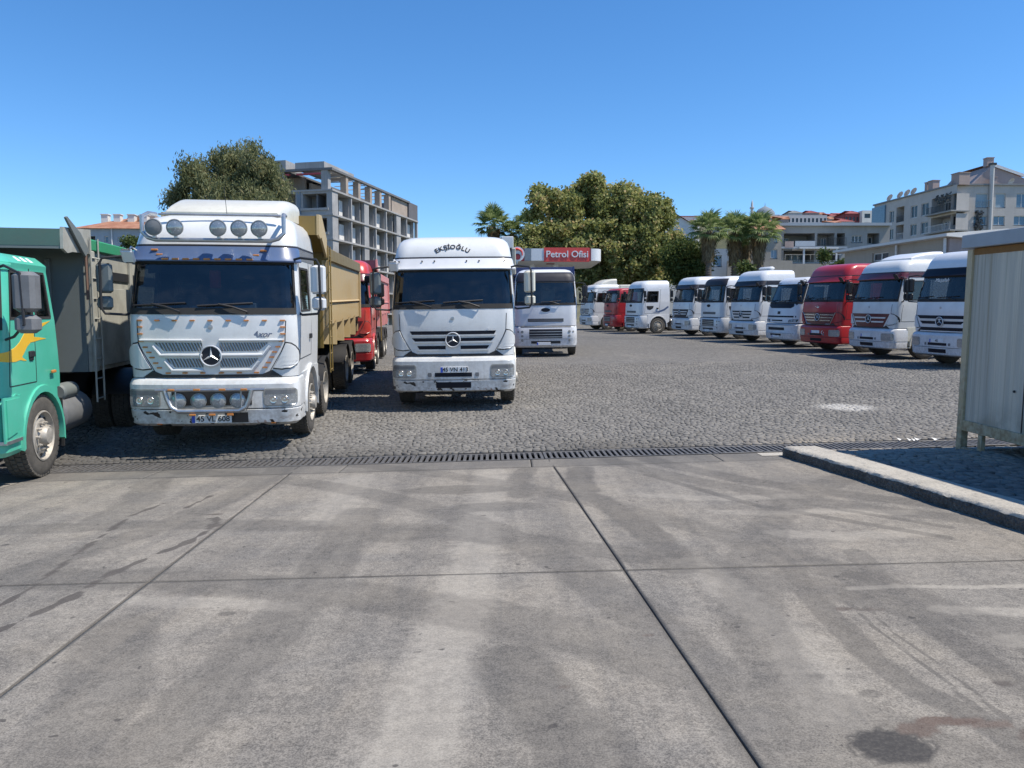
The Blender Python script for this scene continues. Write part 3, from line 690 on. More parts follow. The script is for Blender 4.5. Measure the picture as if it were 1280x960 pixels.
# ---------------------------------------------------------------- lorries
def _wheel_meshes():
    t = MB(); rr = .505
    t.lathe([(-.12,.30),(-.145,.33),(-.152,.42),(-.138,.48),(-.118,rr),(-.05,rr+.004),(.05,rr+.004),(.118,rr),(.138,.48),(.152,.42),(.145,.33),(.12,.30)], (0,0,0), n=48)
    for k in range(44):                                          # tread blocks
        for row, (a, b) in enumerate(((-.132,-.078), (-.066,-.006), (.006,.066), (.078,.132))):
            th = 2*PI*(k+.5*(row % 2))/44; mt = Matrix.Rotation(th, 4, 'X')
            h = rr+.016 if 0 < row < 3 else rr+.010
            t.box(a, b, -.027, .027, rr-.02, h, m=mt)
    tyre = t.mesh('tyre', 'tyre_dusty', ang=30)
    def rim(prof, bolts_at, name, mat):
        m = MB(); m.lathe(prof, (0,0,0), n=40)
        for k in range(10):
            a = 2*PI*k/10; c = Vector((bolts_at, math.cos(a)*.167, math.sin(a)*.167))
            m.lathe([(0,.019),(.035,.019),(.04,.012),(.055,.011),(.055,0)], c, n=7)
        return m.mesh(name, mat, ang=30)
    front = rim([(.118,.312),(.15,.318),(.155,.30),(.12,.288),(.085,.275),(.095,.24),(.125,.20),(.13,.125),(.19,.118),(.215,.10),(.222,.05),(.222,0)], .125, 'rim', 'rim')
    rear = rim([(.118,.312),(.15,.318),(.155,.30),(.10,.288),(-.03,.27),(-.07,.24),(-.10,.20),(-.10,.13),(.06,.125),(.09,.10),(.09,0)], -.10, 'rim', 'rim')
    h = MB()
    for k in range(10):
        a = 2*PI*(k+.5)/10; c = Vector((.1, math.cos(a)*.236, math.sin(a)*.236))
        h.lathe([(0,.026),(.009,.026),(.009,0)], c, n=10)
    holes = h.mesh('hand_hole', 'black_plastic')
    return tyre, front, rear, holes
TYRE, RIM_F, RIM_R, HOLES = _wheel_meshes()
def wheel(root, x, y, r=.505, rear=False, steer=0):
    o = link('wheel', TYRE, root, (x, y, r), (0, 0, (0 if x > 0 else PI)+steer)); s = r/.515; o.scale = (1, s, s)
    link('rim', RIM_R if rear else RIM_F, o)
    if not rear: link('hand_holes', HOLES, o)
    return o

def emblem(root, surf, x, z, r, dark='slate', name='emblem', star=True):
    y = surf.fy(x, z)-.012
    d = MB(); d.lathe([(0,r*.93),(-.012,r*.93),(-.012,0)], (x,y,z), 'y', 28); e = d.build(name, dark, root)
    m = MB(); m.tube([(x+math.cos(2*PI*i/28)*r*.93, y-.018, z+math.sin(2*PI*i/28)*r*.93) for i in range(28)], r*.085, 6, closed=True)
    if star:
        for k in range(3):
            a = PI/2+2*PI*k/3; d0 = Vector((math.cos(a), 0, math.sin(a))); n0 = Vector((-d0.z, 0, d0.x)); c = Vector((x, y-.016, z))
            q = a+PI/3; s0 = Vector((math.cos(q), 0, math.sin(q)))*r*.13; q2 = a-PI/3; s1 = Vector((math.cos(q2), 0, math.sin(q2)))*r*.13
            tip = c+d0*r*.88; top = c+Vector((0, -.022, 0))
            m.add([top, c+s0, tip, c+s1], [(0,1,2), (0,2,3)])
    m.build('emblem_star' if star else 'emblem_ring', 'silver', e, ang=20)
    return e
def cab_shell(root, surf, zs, holes, mat, door=None):
    cols = {0,.25,.5,.75,1,1.12,1.25,1.4,1.6,1.8,2,2.5,3}
    for h in holes: cols |= {abs(h[0]), abs(h[1])}; zs = sorted(set(zs) | {h[2], h[3]})
    if door: cols |= {door[0], door[1]}; zs = sorted(set(zs) | {door[2], door[3]})
    cols = sorted(cols); u = [-c for c in cols[::-1] if c > 0]+cols; n = len(u)
    V = [surf.P(c, z) for z in zs for c in u]
    body, dl, dr = [], [], []
    for j in range(len(zs)-1):
        zc = (zs[j]+zs[j+1])/2
        for i in range(n):
            k = (i+1) % n; f = (j*n+i, j*n+k, (j+1)*n+k, (j+1)*n+i)
            if k == 0: body.append(f); continue
            uc = (u[i]+u[k])/2
            if any(h[0] < uc < h[1] and h[2] < zc < h[3] for h in holes): continue
            if door and door[0] < abs(uc) < door[1] and door[2] < zc < door[3]: (dr if uc > 0 else dl).append(f)
            else: body.append(f)
    body.append(tuple(range((len(zs)-1)*n, len(zs)*n))); body.append(tuple(range(n))[::-1])
    def bld(name, fs, m_):
        used = sorted({i for f in fs for i in f}); mp = {a: b for b, a in enumerate(used)}
        b = MB(); b.v = [V[i] for i in used]; b.f = [tuple(mp[i] for i in f) for f in fs]
        me = b.mesh(name, m_, ang=32, fix=False)
        return link(name, me, root)
    cab = bld('cab', body, mat); doors = []
    for fs, sd in ((dr, 1), (dl, -1)):
        if fs: doors.append((bld('door', fs, mat), sd))
    return cab, doors
KINDS_ = {
 'tall': dict(rows=[(1.06,1.19,.05,.22,.10),(1.6,1.21,.03,.26,.12),(1.95,1.22,.05,.28,.14),(2.72,1.17,.24,.28,.14),(2.90,1.165,.29,.28,.14),(2.98,1.16,.30,.28,.14),
        (3.20,1.13,.40,.30,.13),(3.32,1.09,.50,.32,.12),(3.40,1.02,.62,.34,.10),(3.45,.90,.80,.34,.08),(3.47,.6,1.15,.3,.05)],
        yb=2.25, ws=(1.62,2.04,2.73), win=(2.06,2.52,2.02,2.66), door=(2.02,2.60,1.30,2.80), brows=[(.34,1.15,.08,.2,.10),(.39,1.20,-.02,.22,.12),(.585,1.215,-.045,.22,.12),(.60,1.21,-.03,.22,.12),(.615,1.22,-.045,.22,.12),
        (.96,1.215,-.045,.22,.12),(1.02,1.20,-.01,.22,.12),(1.05,1.17,.05,.2,.1)], wy=1.38),
 'round': dict(rows=[(1.18,1.19,.03,.30,.12),(1.6,1.21,.03,.32,.13),(2.0,1.22,.05,.34,.14),(2.84,1.16,.20,.36,.14),(3.05,1.13,.28,.36,.13),
        (3.18,1.07,.38,.36,.11),(3.28,.98,.52,.36,.10),(3.33,.84,.72,.34,.08),(3.35,.5,1.1,.2,.05)],
        yb=2.15, ws=(1.62,2.02,2.84), win=(2.06,2.5,2.0,2.66), door=(2.02,2.6,1.28,2.78), brows=[(.35,1.15,.07,.26,.10),(.42,1.19,-.01,.3,.12),(.66,1.205,-.03,.3,.12),(.68,1.21,-.035,.3,.12),
        (1.08,1.205,-.03,.3,.12),(1.14,1.19,0,.3,.12),(1.16,1.17,.04,.28,.12)], wy=1.36),
 'low': dict(rows=[(1.18,1.19,.03,.30,.12),(1.6,1.21,.03,.30,.13),(2.0,1.22,.05,.32,.14),(2.62,1.16,.18,.32,.14),(2.78,1.13,.24,.32,.13),
        (2.87,1.07,.34,.32,.11),(2.92,.95,.5,.3,.08),(2.94,.6,.9,.2,.05)],
        yb=1.75, ws=(1.62,2.02,2.62), win=(2.06,2.6,2.0,2.55), door=(2.02,2.72,1.28,2.66), brows=[(.35,1.15,.07,.26,.10),(.42,1.19,-.01,.3,.12),(.66,1.205,-.03,.3,.12),(.68,1.21,-.035,.3,.12),
        (1.08,1.205,-.03,.3,.12),(1.14,1.19,0,.3,.12),(1.16,1.17,.04,.28,.12)], wy=1.36),
 'wedge': dict(rows=[(1.06,1.19,.0,.34,.16),(1.6,1.20,.06,.36,.18),(1.85,1.20,.12,.38,.18),(2.72,1.10,.46,.38,.17),(2.86,1.08,.54,.36,.16),
        (2.96,1.02,.66,.34,.13),(3.03,.88,.85,.3,.1),(3.05,.5,1.2,.2,.05)],
        yb=2.1, ws=(1.66,1.95,2.72), win=(2.04,2.5,1.9,2.6), door=(2.02,2.6,1.28,2.7), brows=[(.30,1.12,.06,.3,.14),(.36,1.17,-.03,.34,.16),(.60,1.19,-.06,.34,.16),(.62,1.19,-.05,.34,.16),(.95,1.195,-.05,.34,.16),
        (1.0,1.18,-.02,.34,.16),(1.03,1.15,.03,.3,.14)], wy=1.38),
 'boxy': dict(rows=[(1.12,1.21,.02,.14,.06),(1.6,1.22,.02,.16,.07),(2.0,1.22,.05,.18,.08),(2.64,1.18,.18,.2,.08),(2.71,1.19,.17,.2,.08),(2.73,1.17,.20,.2,.08),
        (2.82,1.06,.32,.2,.06),(2.86,.8,.5,.2,.05)],
        yb=lambda z: 1.66-.20*clamp((z-1.3)/1.4, 0, 1), ws=(1.55,1.98,2.6), win=(2.0,2.47,2.05,2.6), door=(1.98,2.50,1.25,2.66), brows=[(.42,1.16,.0,.14,.06),(.48,1.20,-.05,.16,.06),(.80,1.21,-.06,.16,.06),
        (1.02,1.21,-.06,.16,.06),(1.09,1.19,-.01,.16,.06)], wy=1.08)}

def make_truck(label, loc, yaw, group, kind='tall', body='white', bumper=None, visor=None, grille='slots', name='truck',
               length=6.2, axles=(4.6,), top=None, roll=None, pitch=None, detail=1, R_=.505, fender=None, extras=None, clear=True):
    K = KINDS_[kind]; fender = fender or body
    root = empty(name, loc, rest_on_ground(loc[0], loc[1], yaw, roll, pitch)); tag(root, label, 'truck', group)
    rows = K['rows']
    if top: rows = [(z if z < 2.99 else 2.98+(z-2.98)*(top-2.98)/(rows[-1][0]-2.98), *q) for z, *q in rows]
    sf = Surf(rows, K['yb']); bs = Surf(K['brows'], .66 if kind != 'boxy' else .5)
    uw, zw0, zw1 = K['ws']; a0, a1, za, zb = K['win']; bumper = bumper or body
    holes = [(-uw, uw, zw0, zw1), (a0, a1, za, zb), (-a1, -a0, za, zb)]
    if kind == 'boxy': holes += [(2.56, 2.90, za, zb+.02), (-2.90, -2.56, za, zb+.02)]
    zs = sorted({r[0] for r in rows} | {1.3})
    cab, doors = cab_shell(root, sf, zs, holes, body, K['door'])
    ybm = sf.ybz(2.0)
    for d, sd in doors:
        m = MB(); yh = sf.P((K['door'][1]-.08), 1.72)[1]; m.box(sd*1.205, sd*1.245, yh-.09, yh+.05, 1.56, 1.64, .01)
        m.build('door_handle', 'black_plastic', d)
        m = MB(); D = K['door']; g = .012
        for ud in D[:2]:
            top_pts = []
            for zz in (D[2], 1.6, 2.0, D[3]):
                top_pts.append((sf.P(ud, zz)[1], zz))
            for (ya, z_a), (yb_, z_b) in zip(top_pts, top_pts[1:]):
                sf.patch(m, ((ya-g/2,z_a),(ya+g/2,z_a),(yb_+g/2,z_b),(yb_-g/2,z_b)), 1, 1, .003, .01, side=sd)
        sf.patch(m, ((sf.P(D[0],D[2])[1],D[2]-g),(sf.P(D[1],D[2])[1],D[2]-g),(sf.P(D[1],D[2])[1],D[2]),(sf.P(D[0],D[2])[1],D[2])), 4, 1, .003, .01, side=sd)
        m.build('door_seam', 'black_plastic', d)
        # rubber round the window
        m = MB()
        for q in (((a0-.015,za-.02),(a1+.015,za-.02),(a1+.015,za+.012),(a0-.015,za+.012)), ((a0-.015,zb-.012),(a1+.015,zb-.012),(a1+.015,zb+.02),(a0-.015,zb+.02)),
                  ((a0-.03,za),(a0+.012,za),(a0+.012,zb),(a0-.03,zb)), ((a1-.012,za),(a1+.03,za),(a1+.03,zb),(a1-.012,zb))):
            sf.patch(m, [(sf.P(u, z)[1], z) for u, z in q], 3, 3, .006, .02, side=sd)
        m.build('window_seal', 'rubber', d)
        m = MB(); sf.patch(m, [(sf.P(u, z)[1], z) for u, z in ((a0,za),(a1,za),(a1,zb),(a0,zb))], 4, 4, -.008, .004, side=sd)
        m.build('side_window', 'window_glass', d)
        if kind == 'boxy':
            m = MB(); sf.patch(m, [(sf.P(u, z)[1], z) for u, z in ((2.56,za),(2.90,za),(2.90,zb+.02),(2.56,zb+.02))], 4, 4, -.008, .004, side=sd)
            m.build('quarter_window', 'window_glass', root)
            m = MB()
            for q in (((2.55,za-.02),(2.91,za-.02),(2.91,za+.012),(2.55,za+.012)), ((2.55,zb),(2.91,zb),(2.91,zb+.03),(2.55,zb+.03)), ((2.54,za),(2.575,za),(2.575,zb),(2.54,zb)), ((2.885,za),(2.92,za),(2.92,zb),(2.885,zb))):
                sf.patch(m, [(sf.P(u, z)[1], z) for u, z in q], 3, 3, .006, .02, side=sd)
            m.build('window_seal', 'rubber', root)
    # windshield with its rubber
    m = MB(); n = 20; nz = 6
    for j in range(nz):
        for i in range(n):
            us = [-uw+2*uw*(i+e)/n for e in (0, 1)]; zz = [zw0+(zw1-zw0)*(j+e)/nz for e in (0, 1)]
            b = len(m.v); m.v += [sf.P(us[0],zz[0],-.004), sf.P(us[1],zz[0],-.004), sf.P(us[1],zz[1],-.004), sf.P(us[0],zz[1],-.004)]; m.f.append((b,b+1,b+2,b+3))
    bmm = m.mesh('windshield', 'windshield_clear' if clear else 'windshield'); link('windshield', bmm, root)
    m = MB()
    def ustrip(u0, u1, z0, z1, off, th=.02, nu=20, mm=None):
        mm = mm or m; vs = []; 
        for z in (z0, z1):
            vs += [sf.P(u0+(u1-u0)*i/nu, z, off) for i in range(nu+1)]
        vs += [sf.P(u0+(u1-u0)*i/nu, z0, off-th) for i in range(nu+1)]+[sf.P(u0+(u1-u0)*i/nu, z1, off-th) for i in range(nu+1)]
        k = nu+1; fs = []
        for i in range(nu): fs += [(i,i+1,k+i+1,k+i), (i,2*k+i,2*k+i+1,i+1), (k+i,k+i+1,3*k+i+1,3*k+i)]
        fs += [(0,k,3*k,2*k), (nu,2*k+nu,3*k+nu,k+nu)]
        mm.add(vs, fs)
    ustrip(-uw-.03, uw+.03, zw0-.07, zw0+.025, .008); ustrip(-uw-.03, uw+.03, zw1-.03, zw1+.02, .008)
    for s_ in (-1, 1):
        for k in range(4):
            za_, zb_ = zw0+(zw1-zw0)*k/4, zw0+(zw1-zw0)*(k+1)/4
            ustrip(min(s_*(uw-.06), s_*(uw+.03)), max(s_*(uw-.06), s_*(uw+.03)), za_, zb_, .007, nu=2)
    m.build('windshield_seal', 'rubber', root)
    # inside the cab
    m = MB(); yb_ = ybm-.1
    for sd in (-1, 1):
        for (z0, z1) in ((1.15, 1.6), (1.6, za-.03)):
            vs = [sf.P(sd*u, z, -.05) for z in (z0, z1) for u in (1.7, 2, 2.5, 2.96)]
            m.add(vs, [(0,1,5,4),(1,2,6,5),(2,3,7,6)])
        vs = [sf.P(sd*u, z, -.05) for z in (zb+.03, min(zw1+.08, 2.85)) for u in (1.7, 2, 2.5, 2.96)]
        m.add(vs, [(0,1,5,4),(1,2,6,5),(2,3,7,6)])
        vs = [sf.P(sd*u, z, -.05) for z in (za-.03, zb+.03) for u in (a1+.04, 2.96)] if kind != 'boxy' else [(0,0,1.5)]*4
        m.add(vs, [(0,1,3,2)])
    m.box(-1.08, 1.08, .4, yb_, 1.2, 1.3); m.box(-1.06, 1.06, yb_-.02, yb_+.03, 1.3, 2.86 if kind not in ('low','boxy') else 2.58)
    m.box(-1.02, 1.02, .55, yb_, min(zw1+.06, 2.84), min(zw1+.08, 2.86))
    inr = m.build('cabin_interior', 'interior', root, smooth=False)
    m = MB(); m.loft([[(x, sf.fy(x, zw0)+.06, zw0-.12), (x, sf.fy(x, zw0)+.10, zw0-.02), (x, sf.fy(x, zw0)+.42, zw0+.0), (x, sf.fy(x, zw0)+.5, zw0-.22)] for x in [-1.0+.2*i for i in range(11)]], closed=False)
    m.build('dashboard', 'dash', inr)
    for sx in (-.62, .62):
        m = MB(); m.box(sx-.26, sx+.26, .95, 1.42, 1.45, 1.62, .05); mt = Matrix.Translation((sx, 1.42, 1.6)) @ Matrix.Rotation(R(10), 4, 'X')
        m.box(-.26, .26, -.07, .07, -.05, .66, .05, m=mt); m.box(-.14, .14, -.05, .05, .68, .86, .04, m=mt)
        m.build('seat', 'seat_cloth', inr)
    m = MB(); c = Vector((.62, sf.fy(.6, zw0)+.55, zw0-.02)); ax = Matrix.Rotation(R(-38), 3, 'X')
    m.tube([c+ax @ Vector((math.cos(2*PI*i/24)*.225, 0, math.sin(2*PI*i/24)*.225)) for i in range(24)], .016, 6, closed=True)
    for a in (200, 340, 270): m.tube([c, c+ax @ Vector((math.cos(R(a))*.22, 0, math.sin(R(a))*.22))], .014, 5)
    m.build('steering_wheel', 'black_plastic', inr)
    if detail > 1 and kind != 'boxy':
        for q in range(4):
            xq = (-.8, -.35, .1, .3)[q]; m = MB(); yq = sf.fy(xq, zw0)+.2; m.box(xq, xq+.14+.05*q, yq, yq+.16, zw0-.01, zw0+.03+.02*q, .008); m.build('dashboard_item', random.choice(('towel', 'curtain', 'brown_skin')), inr)
        m = MB(); m.box(-1.02, 1.02, .62, .64, zw1-.16, zw1+.02); m.build('tinted_strip', 'navy', inr)
        m = MB(); m.box(-.2, .55, yb_-.07, yb_-.03, 1.6, 2.5, .02); m.build('back_curtain', 'seat_cloth', inr)
    if detail == 1 and kind != 'boxy':                 # pale curtains and towels seen through the glass
        m = MB(); cx = random.choice((-.5, .15, .35))
        for k in range(6): m.box(cx-.3+k*.1, cx-.2+k*.1, yb_-.06-.03*(k % 2), yb_-.03, 1.5, 2.6, .01)
        m.build('curtain', random.choice(('curtain', 'towel')), inr)
    # bumper
    ubr = [-3,-2.5,-2,-1.8,-1.6,-1.4,-1.2,-1,-.75,-.5,-.25,0,.25,.5,.75,1,1.2,1.4,1.6,1.8,2,2.5,3]
    m = MB(); zr = [r[0] for r in K['brows']]
    m.loft([[bs.P(u, z) for u in ubr] for z in zr], closed=True, cap0=True, cap1=True); bum = m.build('bumper', bumper, root, ang=28)
    Z0 = zr[0]; zs_ = zr[2]+.012
    m = MB(); bs.rect(m, -1.12, 1.12, zs_-.004, zs_+.004, nu=20, nz=1, off=.001, th=.01); m.build('bumper_seam', 'black_plastic', bum)
    # grille area
    zt = zw0-.08                                           # top of the front panel
    if kind == 'tall':
        m = MB(); sf.patch(m, ((-.70,1.062),(.70,1.062),(.70,1.10),(-.70,1.10)), 10, 1, .006)
        for sx in (-1, 1): sf.patch(m, ((sx*.70,1.062),(sx*.98,1.062),(sx*.84,1.16),(sx*.70,1.10)), 4, 1, .007)
        for sx in (-1, 1):
            for (xa, z1_), (xb, z2_) in (((.80,1.125),(.98,1.44)), ((.98,1.44),(1.03,1.56)), ((1.03,1.56),(1.045,1.88))):
                sf.patch(m, ((sx*(xa-.006),z1_),(sx*(xa+.006),z1_),(sx*(xb+.006),z2_),(sx*(xb-.006),z2_)), 1, 3, .003)
        m.build('panel_seam', 'black_plastic', root)
        for sx in (-1, 1):                                 # corner deflectors beside the grille
            P0 = [(1.035,1.55),(1.13,1.53),(1.185,1.42),(1.18,1.28),(1.13,1.20),(.98,1.18),(.86,1.19),(.96,1.36)]
            m = MB(); P1 = [(1.09+(x-1.09)*1.12+.012, 1.36+(z-1.36)*1.12) for x, z in P0]; P1 = [(min(x, 1.208), z) for x, z in P1]
            sf.poly(m, [(sx*x, z) for x, z in P1], .006); dd = m.build('deflector_gap', 'black_plastic', root)
            m = MB(); sf.poly(m, [(sx*x, z) for x, z in P0], .03, .04); m.build('corner_deflector', body, root, smooth=False)
        er = .15
        if grille == 'mesh':
            for (z0, z1, h0, h1) in ((1.44,1.565,.66,.80), (1.205,1.335,.52,.66)):
                m = MB()
                for sx in (-1, 1): sf.patch(m, ((sx*.12,z0),(sx*h0,z0),(sx*h1,z1),(sx*.12,z1)), 8, 2, .004)
                m.build('grille_mesh', 'grille_mesh', root)
            for (z, hh, rr_) in ((1.60,1.0,.018), (1.385,.82,.024), (1.165,.66,.022)):
                m = MB()
                for sx in (-1, 1):
                    pts = [(sx*x, sf.fy(sx*x, zz)-.015, zz) for x, zz in [(.12+(hh-.22)*k/6, z) for k in range(7)]+([(hh,z+.13)] if z < 1.5 else [(hh,z)])]
                    m.tube(pts, rr_, 8)
                m.build('grille_bar', body, root)
            er = .157
        elif grille in ('slots', 'wide'):
            sl_ = ((1.475,1.545,.80,.84), (1.345,1.41,.74,.80), (1.19,1.26,.66,.70)) if grille == 'slots' else ((1.46,1.56,.86,1.0), (1.30,1.39,.74,.86), (1.10,1.20,.78,.84))
            for i, (z0, z1, h0, h1) in enumerate(sl_):
                m = MB(); x0 = .0 if i == 0 or (grille == 'wide' and i == 2) else .145
                for sx in (-1, 1): sf.patch(m, ((sx*x0,z0),(sx*h0,z0),(sx*h1,z1),(sx*x0,z1)), 8, 1, .005)
                m.build('grille_slot', 'navy', root)
                m = MB()
                for sx in (-1, 1): sf.patch(m, ((sx*x0,z0-.028),(sx*(h0+.03),z0-.028),(sx*(h0+.03),z0),(sx*x0,z0)), 8, 1, .022, .03)
                m.build('grille_slat', body, root)
        elif grille in ('dark', 'chrome'):
            m = MB(); sf.patch(m, ((-.70,1.10),(.70,1.10),(.98,1.56),(-.98,1.56)), 14, 4, .008); m.build('grille_surround', 'dark_red' if body == 'red' else ('dark_red' if visor == 'dark_red' else 'slate'), root)
            for z, hh in ((1.47,.88), (1.36,.80), (1.25,.72)) if grille == 'chrome' else ((1.42,.80), (1.28,.72)):
                m = MB()
                for sx in (-1, 1): sf.patch(m, ((sx*.15,z-.025),(sx*hh,z-.025),(sx*(hh+.03),z+.025),(sx*.15,z+.025)), 6, 1, .03, .03)
                m.build('grille_slat', 'chrome' if grille == 'chrome' else body, root)
            if grille == 'chrome':
                m = MB(); pts = [(-.97,1.56),(-.70,1.11),(.70,1.11),(.97,1.56)]
                m.tube([(x, sf.fy(x, z)-.015, z) for x, z in pts], .018, 6); m.build('grille_trim', 'steel', root)
        emblem(root, sf, 0, 1.375, er)
        m = MB(); y = sf.fy(0, 1.80); m.lathe([(0,.035),(-.012,.035),(-.014,0)], (0,y,1.79), 'y', 16); m.build('small_badge', 'steel', root)
        # headlights
        for sx in (-1, 1):
            m = MB(); bs.poly(m, [(sx*x, z) for x, z in rrect(.72,1.185,.635,.895,.05)], .006); h = m.build('headlight', 'lamp_housing', root, smooth=False)
            m = MB(); bs.poly(m, [(sx*x, z) for x, z in rrect(.735,1.175,.65,.805,.035)], .012); m.build('lens', 'lamp_lens', h, smooth=False)
            m = MB(); bs.poly(m, [(sx*x, z) for x, z in rrect(.75,1.16,.81,.872,.02)], .011); m.build('indicator', 'grey_plastic' if detail > 1 else 'lamp_lens', h, smooth=False)
            if detail > 1:
                for xx in (.86, 1.02):
                    m = MB(); yy = bs.fy(sx*xx, .73)-.014; m.lathe([(0,.055),(-.006,.05),(-.002,.03),(-.008,.0)], (sx*xx,yy,.73), 'y', 16); m.build('bulb', 'chrome', h)
        if detail == 1 or grille == 'slots':
            m = MB(); bs.rect(m, -.36, .36, .66, .74, nu=6, nz=1, off=.004); m.build('upper_intake', 'navy', root)
            m = MB(); bs.rect(m, -.34, .34, .44, .555, nu=6, nz=1, off=.004); m.build('lower_intake', 'navy', root)
        for xa in (-.50, .42): m = MB(); bs.poly(m, rrect(xa,xa+.08,.66,.74,.01), .006, nu=2, nz=2); m.build('bumper_step', 'grey_plastic', root, smooth=False)
    elif kind in ('round', 'low'):
        m = MB(); bs.rect(m, -.63, .63, .70, 1.05, nu=10, nz=1, off=.004); m.build('lower_grille', 'slate', root)
        for k in range(3):
            m = MB(); bs.rect(m, -.62, .62, .74+k*.10, .765+k*.10, nu=10, nz=1, off=.02, th=.02); m.build('grille_slat', 'steel', root)
        m = MB(); bs.rect(m, -.56, .56, .50, .60, nu=8, nz=1, off=.004); m.build('lower_intake', 'black_plastic', root)
        for sx in (-1, 1):
            for x, z, r in ((.90,.95,.055), (.90,.79,.05), (.90,.62,.05), (1.05,.95,.035)):
                m = MB(); bs.disc(m, sx*x, z, r, off=.006, n=14); h = m.build('headlight', 'lamp_housing', root, smooth=False)
                m = MB(); bs.disc(m, sx*x, z, r*.7, off=.012, n=12); m.build('lens', 'lamp_lens', h, smooth=False)
        m = MB(); sf.rect(m, -.68, .68, 1.33, 1.45, nu=10, nz=1, off=.004); m.build('upper_grille', 'black_plastic', root)
        m = MB(); sf.rect(m, -.66, .66, 1.36, 1.39, nu=10, nz=1, off=.014, th=.02); sf.rect(m, -.66, .66, 1.41, 1.435, nu=10, nz=1, off=.014, th=.02); m.build('grille_slat', 'grey_plastic', root)
        m = MB(); bs.rect(m, -1.1, 1.1, 1.12, 1.15, nu=14, nz=1, off=.01); m.build('panel_seam', 'black_plastic', root)
        m = MB(); y = sf.fy(0, 1.78)-.006; m.add([(math.cos(2*PI*i/20)*.17, y-.01, 1.78+math.sin(2*PI*i/20)*.075) for i in range(20)]+[(math.cos(2*PI*i/20)*.17, y+.01, 1.78+math.sin(2*PI*i/20)*.075) for i in range(20)],
              [tuple(range(20))]+[(i, i+20, (i+1) % 20+20, (i+1) % 20) for i in range(20)]); m.build('oval_emblem', 'navy', root, smooth=False)
    elif kind == 'wedge':
        m = MB(); sf.patch(m, ((-.72,1.70),(.72,1.70),(1.14,1.90),(-1.14,1.90)), 14, 3, .006); m.build('dark_cowl', 'navy', root)
        m = MB(); sf.rect(m, -1.05, 1.05, 1.30, 1.37, nu=14, nz=1, off=.006); m.build('grille_slot', 'navy', root)
        m = MB(); sf.rect(m, -.5, .3, 1.13, 1.19, nu=8, nz=1, off=.006); m.build('lower_slot', 'navy', root)
        m = MB(); bs.rect(m, -.7, .5, .74, .86, nu=8, nz=1, off=.006); m.build('upper_intake', 'navy', root)
        m = MB(); bs.rect(m, -.5, .3, .5, .58, nu=8, nz=1, off=.006); m.build('lower_intake', 'navy', root)
        m = MB(); bs.rect(m, -1.15, 1.15, .965, .985, nu=14, nz=1, off=.008); m.build('panel_seam', 'black_plastic', root)
        m = MB(); sf.rect(m, -.09, .09, 1.44, 1.56, nu=2, nz=1, off=.012); m.build('square_emblem', 'slate', root)
        for sx in (-1, 1):
            m = MB(); sf.poly(m, [(sx*.66,1.09),(sx*1.1,1.11),(sx*1.13,1.22),(sx*.70,1.21)], .008); h = m.build('headlight', 'black_plastic', root, smooth=False)
            m = MB(); sf.poly(m, [(sx*.70,1.11),(sx*1.06,1.12),(sx*1.08,1.195),(sx*.73,1.19)], .014); m.build('lens', 'lamp_lens', h, smooth=False)
    elif kind == 'boxy':
        m = MB(); sf.rect(m, -.95, .95, 1.25, 1.6, nu=8, nz=1, off=.006); m.build('grille', 'black_plastic', root)
        for k in range(4):
            m = MB(); sf.rect(m, -.93, .93, 1.29+k*.08, 1.32+k*.08, nu=8, nz=1, off=.02, th=.02); m.build('grille_slat', body, root)
        for sx in (-1, 1):
            m = MB(); bs.poly(m, [(sx*x, z) for x, z in rrect(.72,1.06,.66,.9,.04)], .008); h = m.build('headlight', 'lamp_housing', root, smooth=False)
            m = MB(); bs.poly(m, [(sx*x, z) for x, z in rrect(.75,1.03,.69,.87,.03)], .014); m.build('lens', 'lamp_lens', h, smooth=False)
    # visor band above the windshield
    if visor:
        m = MB(); vz = {'tall': (2.735,2.955), 'round': (2.86,3.21), 'low': (2.635,2.80), 'wedge': (2.74,2.80), 'boxy': (2.62,2.70)}[kind]
        uu = {'tall': 1.94, 'round': 1.7, 'low': 1.8}.get(kind, 1.98)
        vs = []; nu = 24
        for (z, of) in [(vz[0], .09 if kind == 'tall' else .02), (vz[0]+.02, .10 if kind == 'tall' else .025)]+[(vz[0]+(vz[1]-vz[0])*q/5, .10-.016*q*1.05 if kind == 'tall' else .022) for q in range(1, 5)]+[(vz[1], .012), (vz[1]+.005, -.02)]:
            vs.append([sf.P(-uu+2*uu*i/nu, z, of if abs(-uu+2*uu*i/nu) < 1.9 else min(of, .03)) for i in range(nu+1)])
        vs.append([sf.P(-uu+2*uu*i/nu, vz[0], -.02) for i in range(nu+1)]); vs = [vs[-1]]+vs[:-1]
        m.loft(vs, closed=False); m.build('sun_visor', visor, root, ang=40)
    if kind == 'tall':
        m = MB(); vs = [[sf.P(-3+6*i/36, z, .006) for i in range(37)] for z in (2.955, 2.985)]; m.loft(vs, closed=False); m.build('roof_seam', 'slate', root)
        if visor:
            for sd in (-1, 1):
                m = MB(); sf.patch(m, [(sf.P(u, z)[1], z) for u, z in ((2.0,2.78),(2.97,2.78),(2.97,2.95),(2.0,2.95))], 6, 2, .005, .01, side=sd); m.build('side_band', 'grey_plastic' if visor == 'blue_metal' else visor, root)
    # wipers
    for px_ in ((.52, -.42) if kind != 'boxy' else (.5, -.4)):
        m = MB(); f = lambda x, z, d: (x, sf.fy(x, z)-d, z)
        m.tube([f(px_, zw0-.05, .02), f(px_, zw0-.03, .05), f(px_-.20, zw0+.04, .06), f(px_-.40, zw0+.08, .04)], .016, 6)
        wp = m.build('wiper', 'black_plastic', root)
        m = MB(); m.tube([f(px_-.70+k*.11, zw0+.055+.006*k, .022) for k in range(8)], .014, 5); m.build('wiper_blade', 'black_plastic', wp)
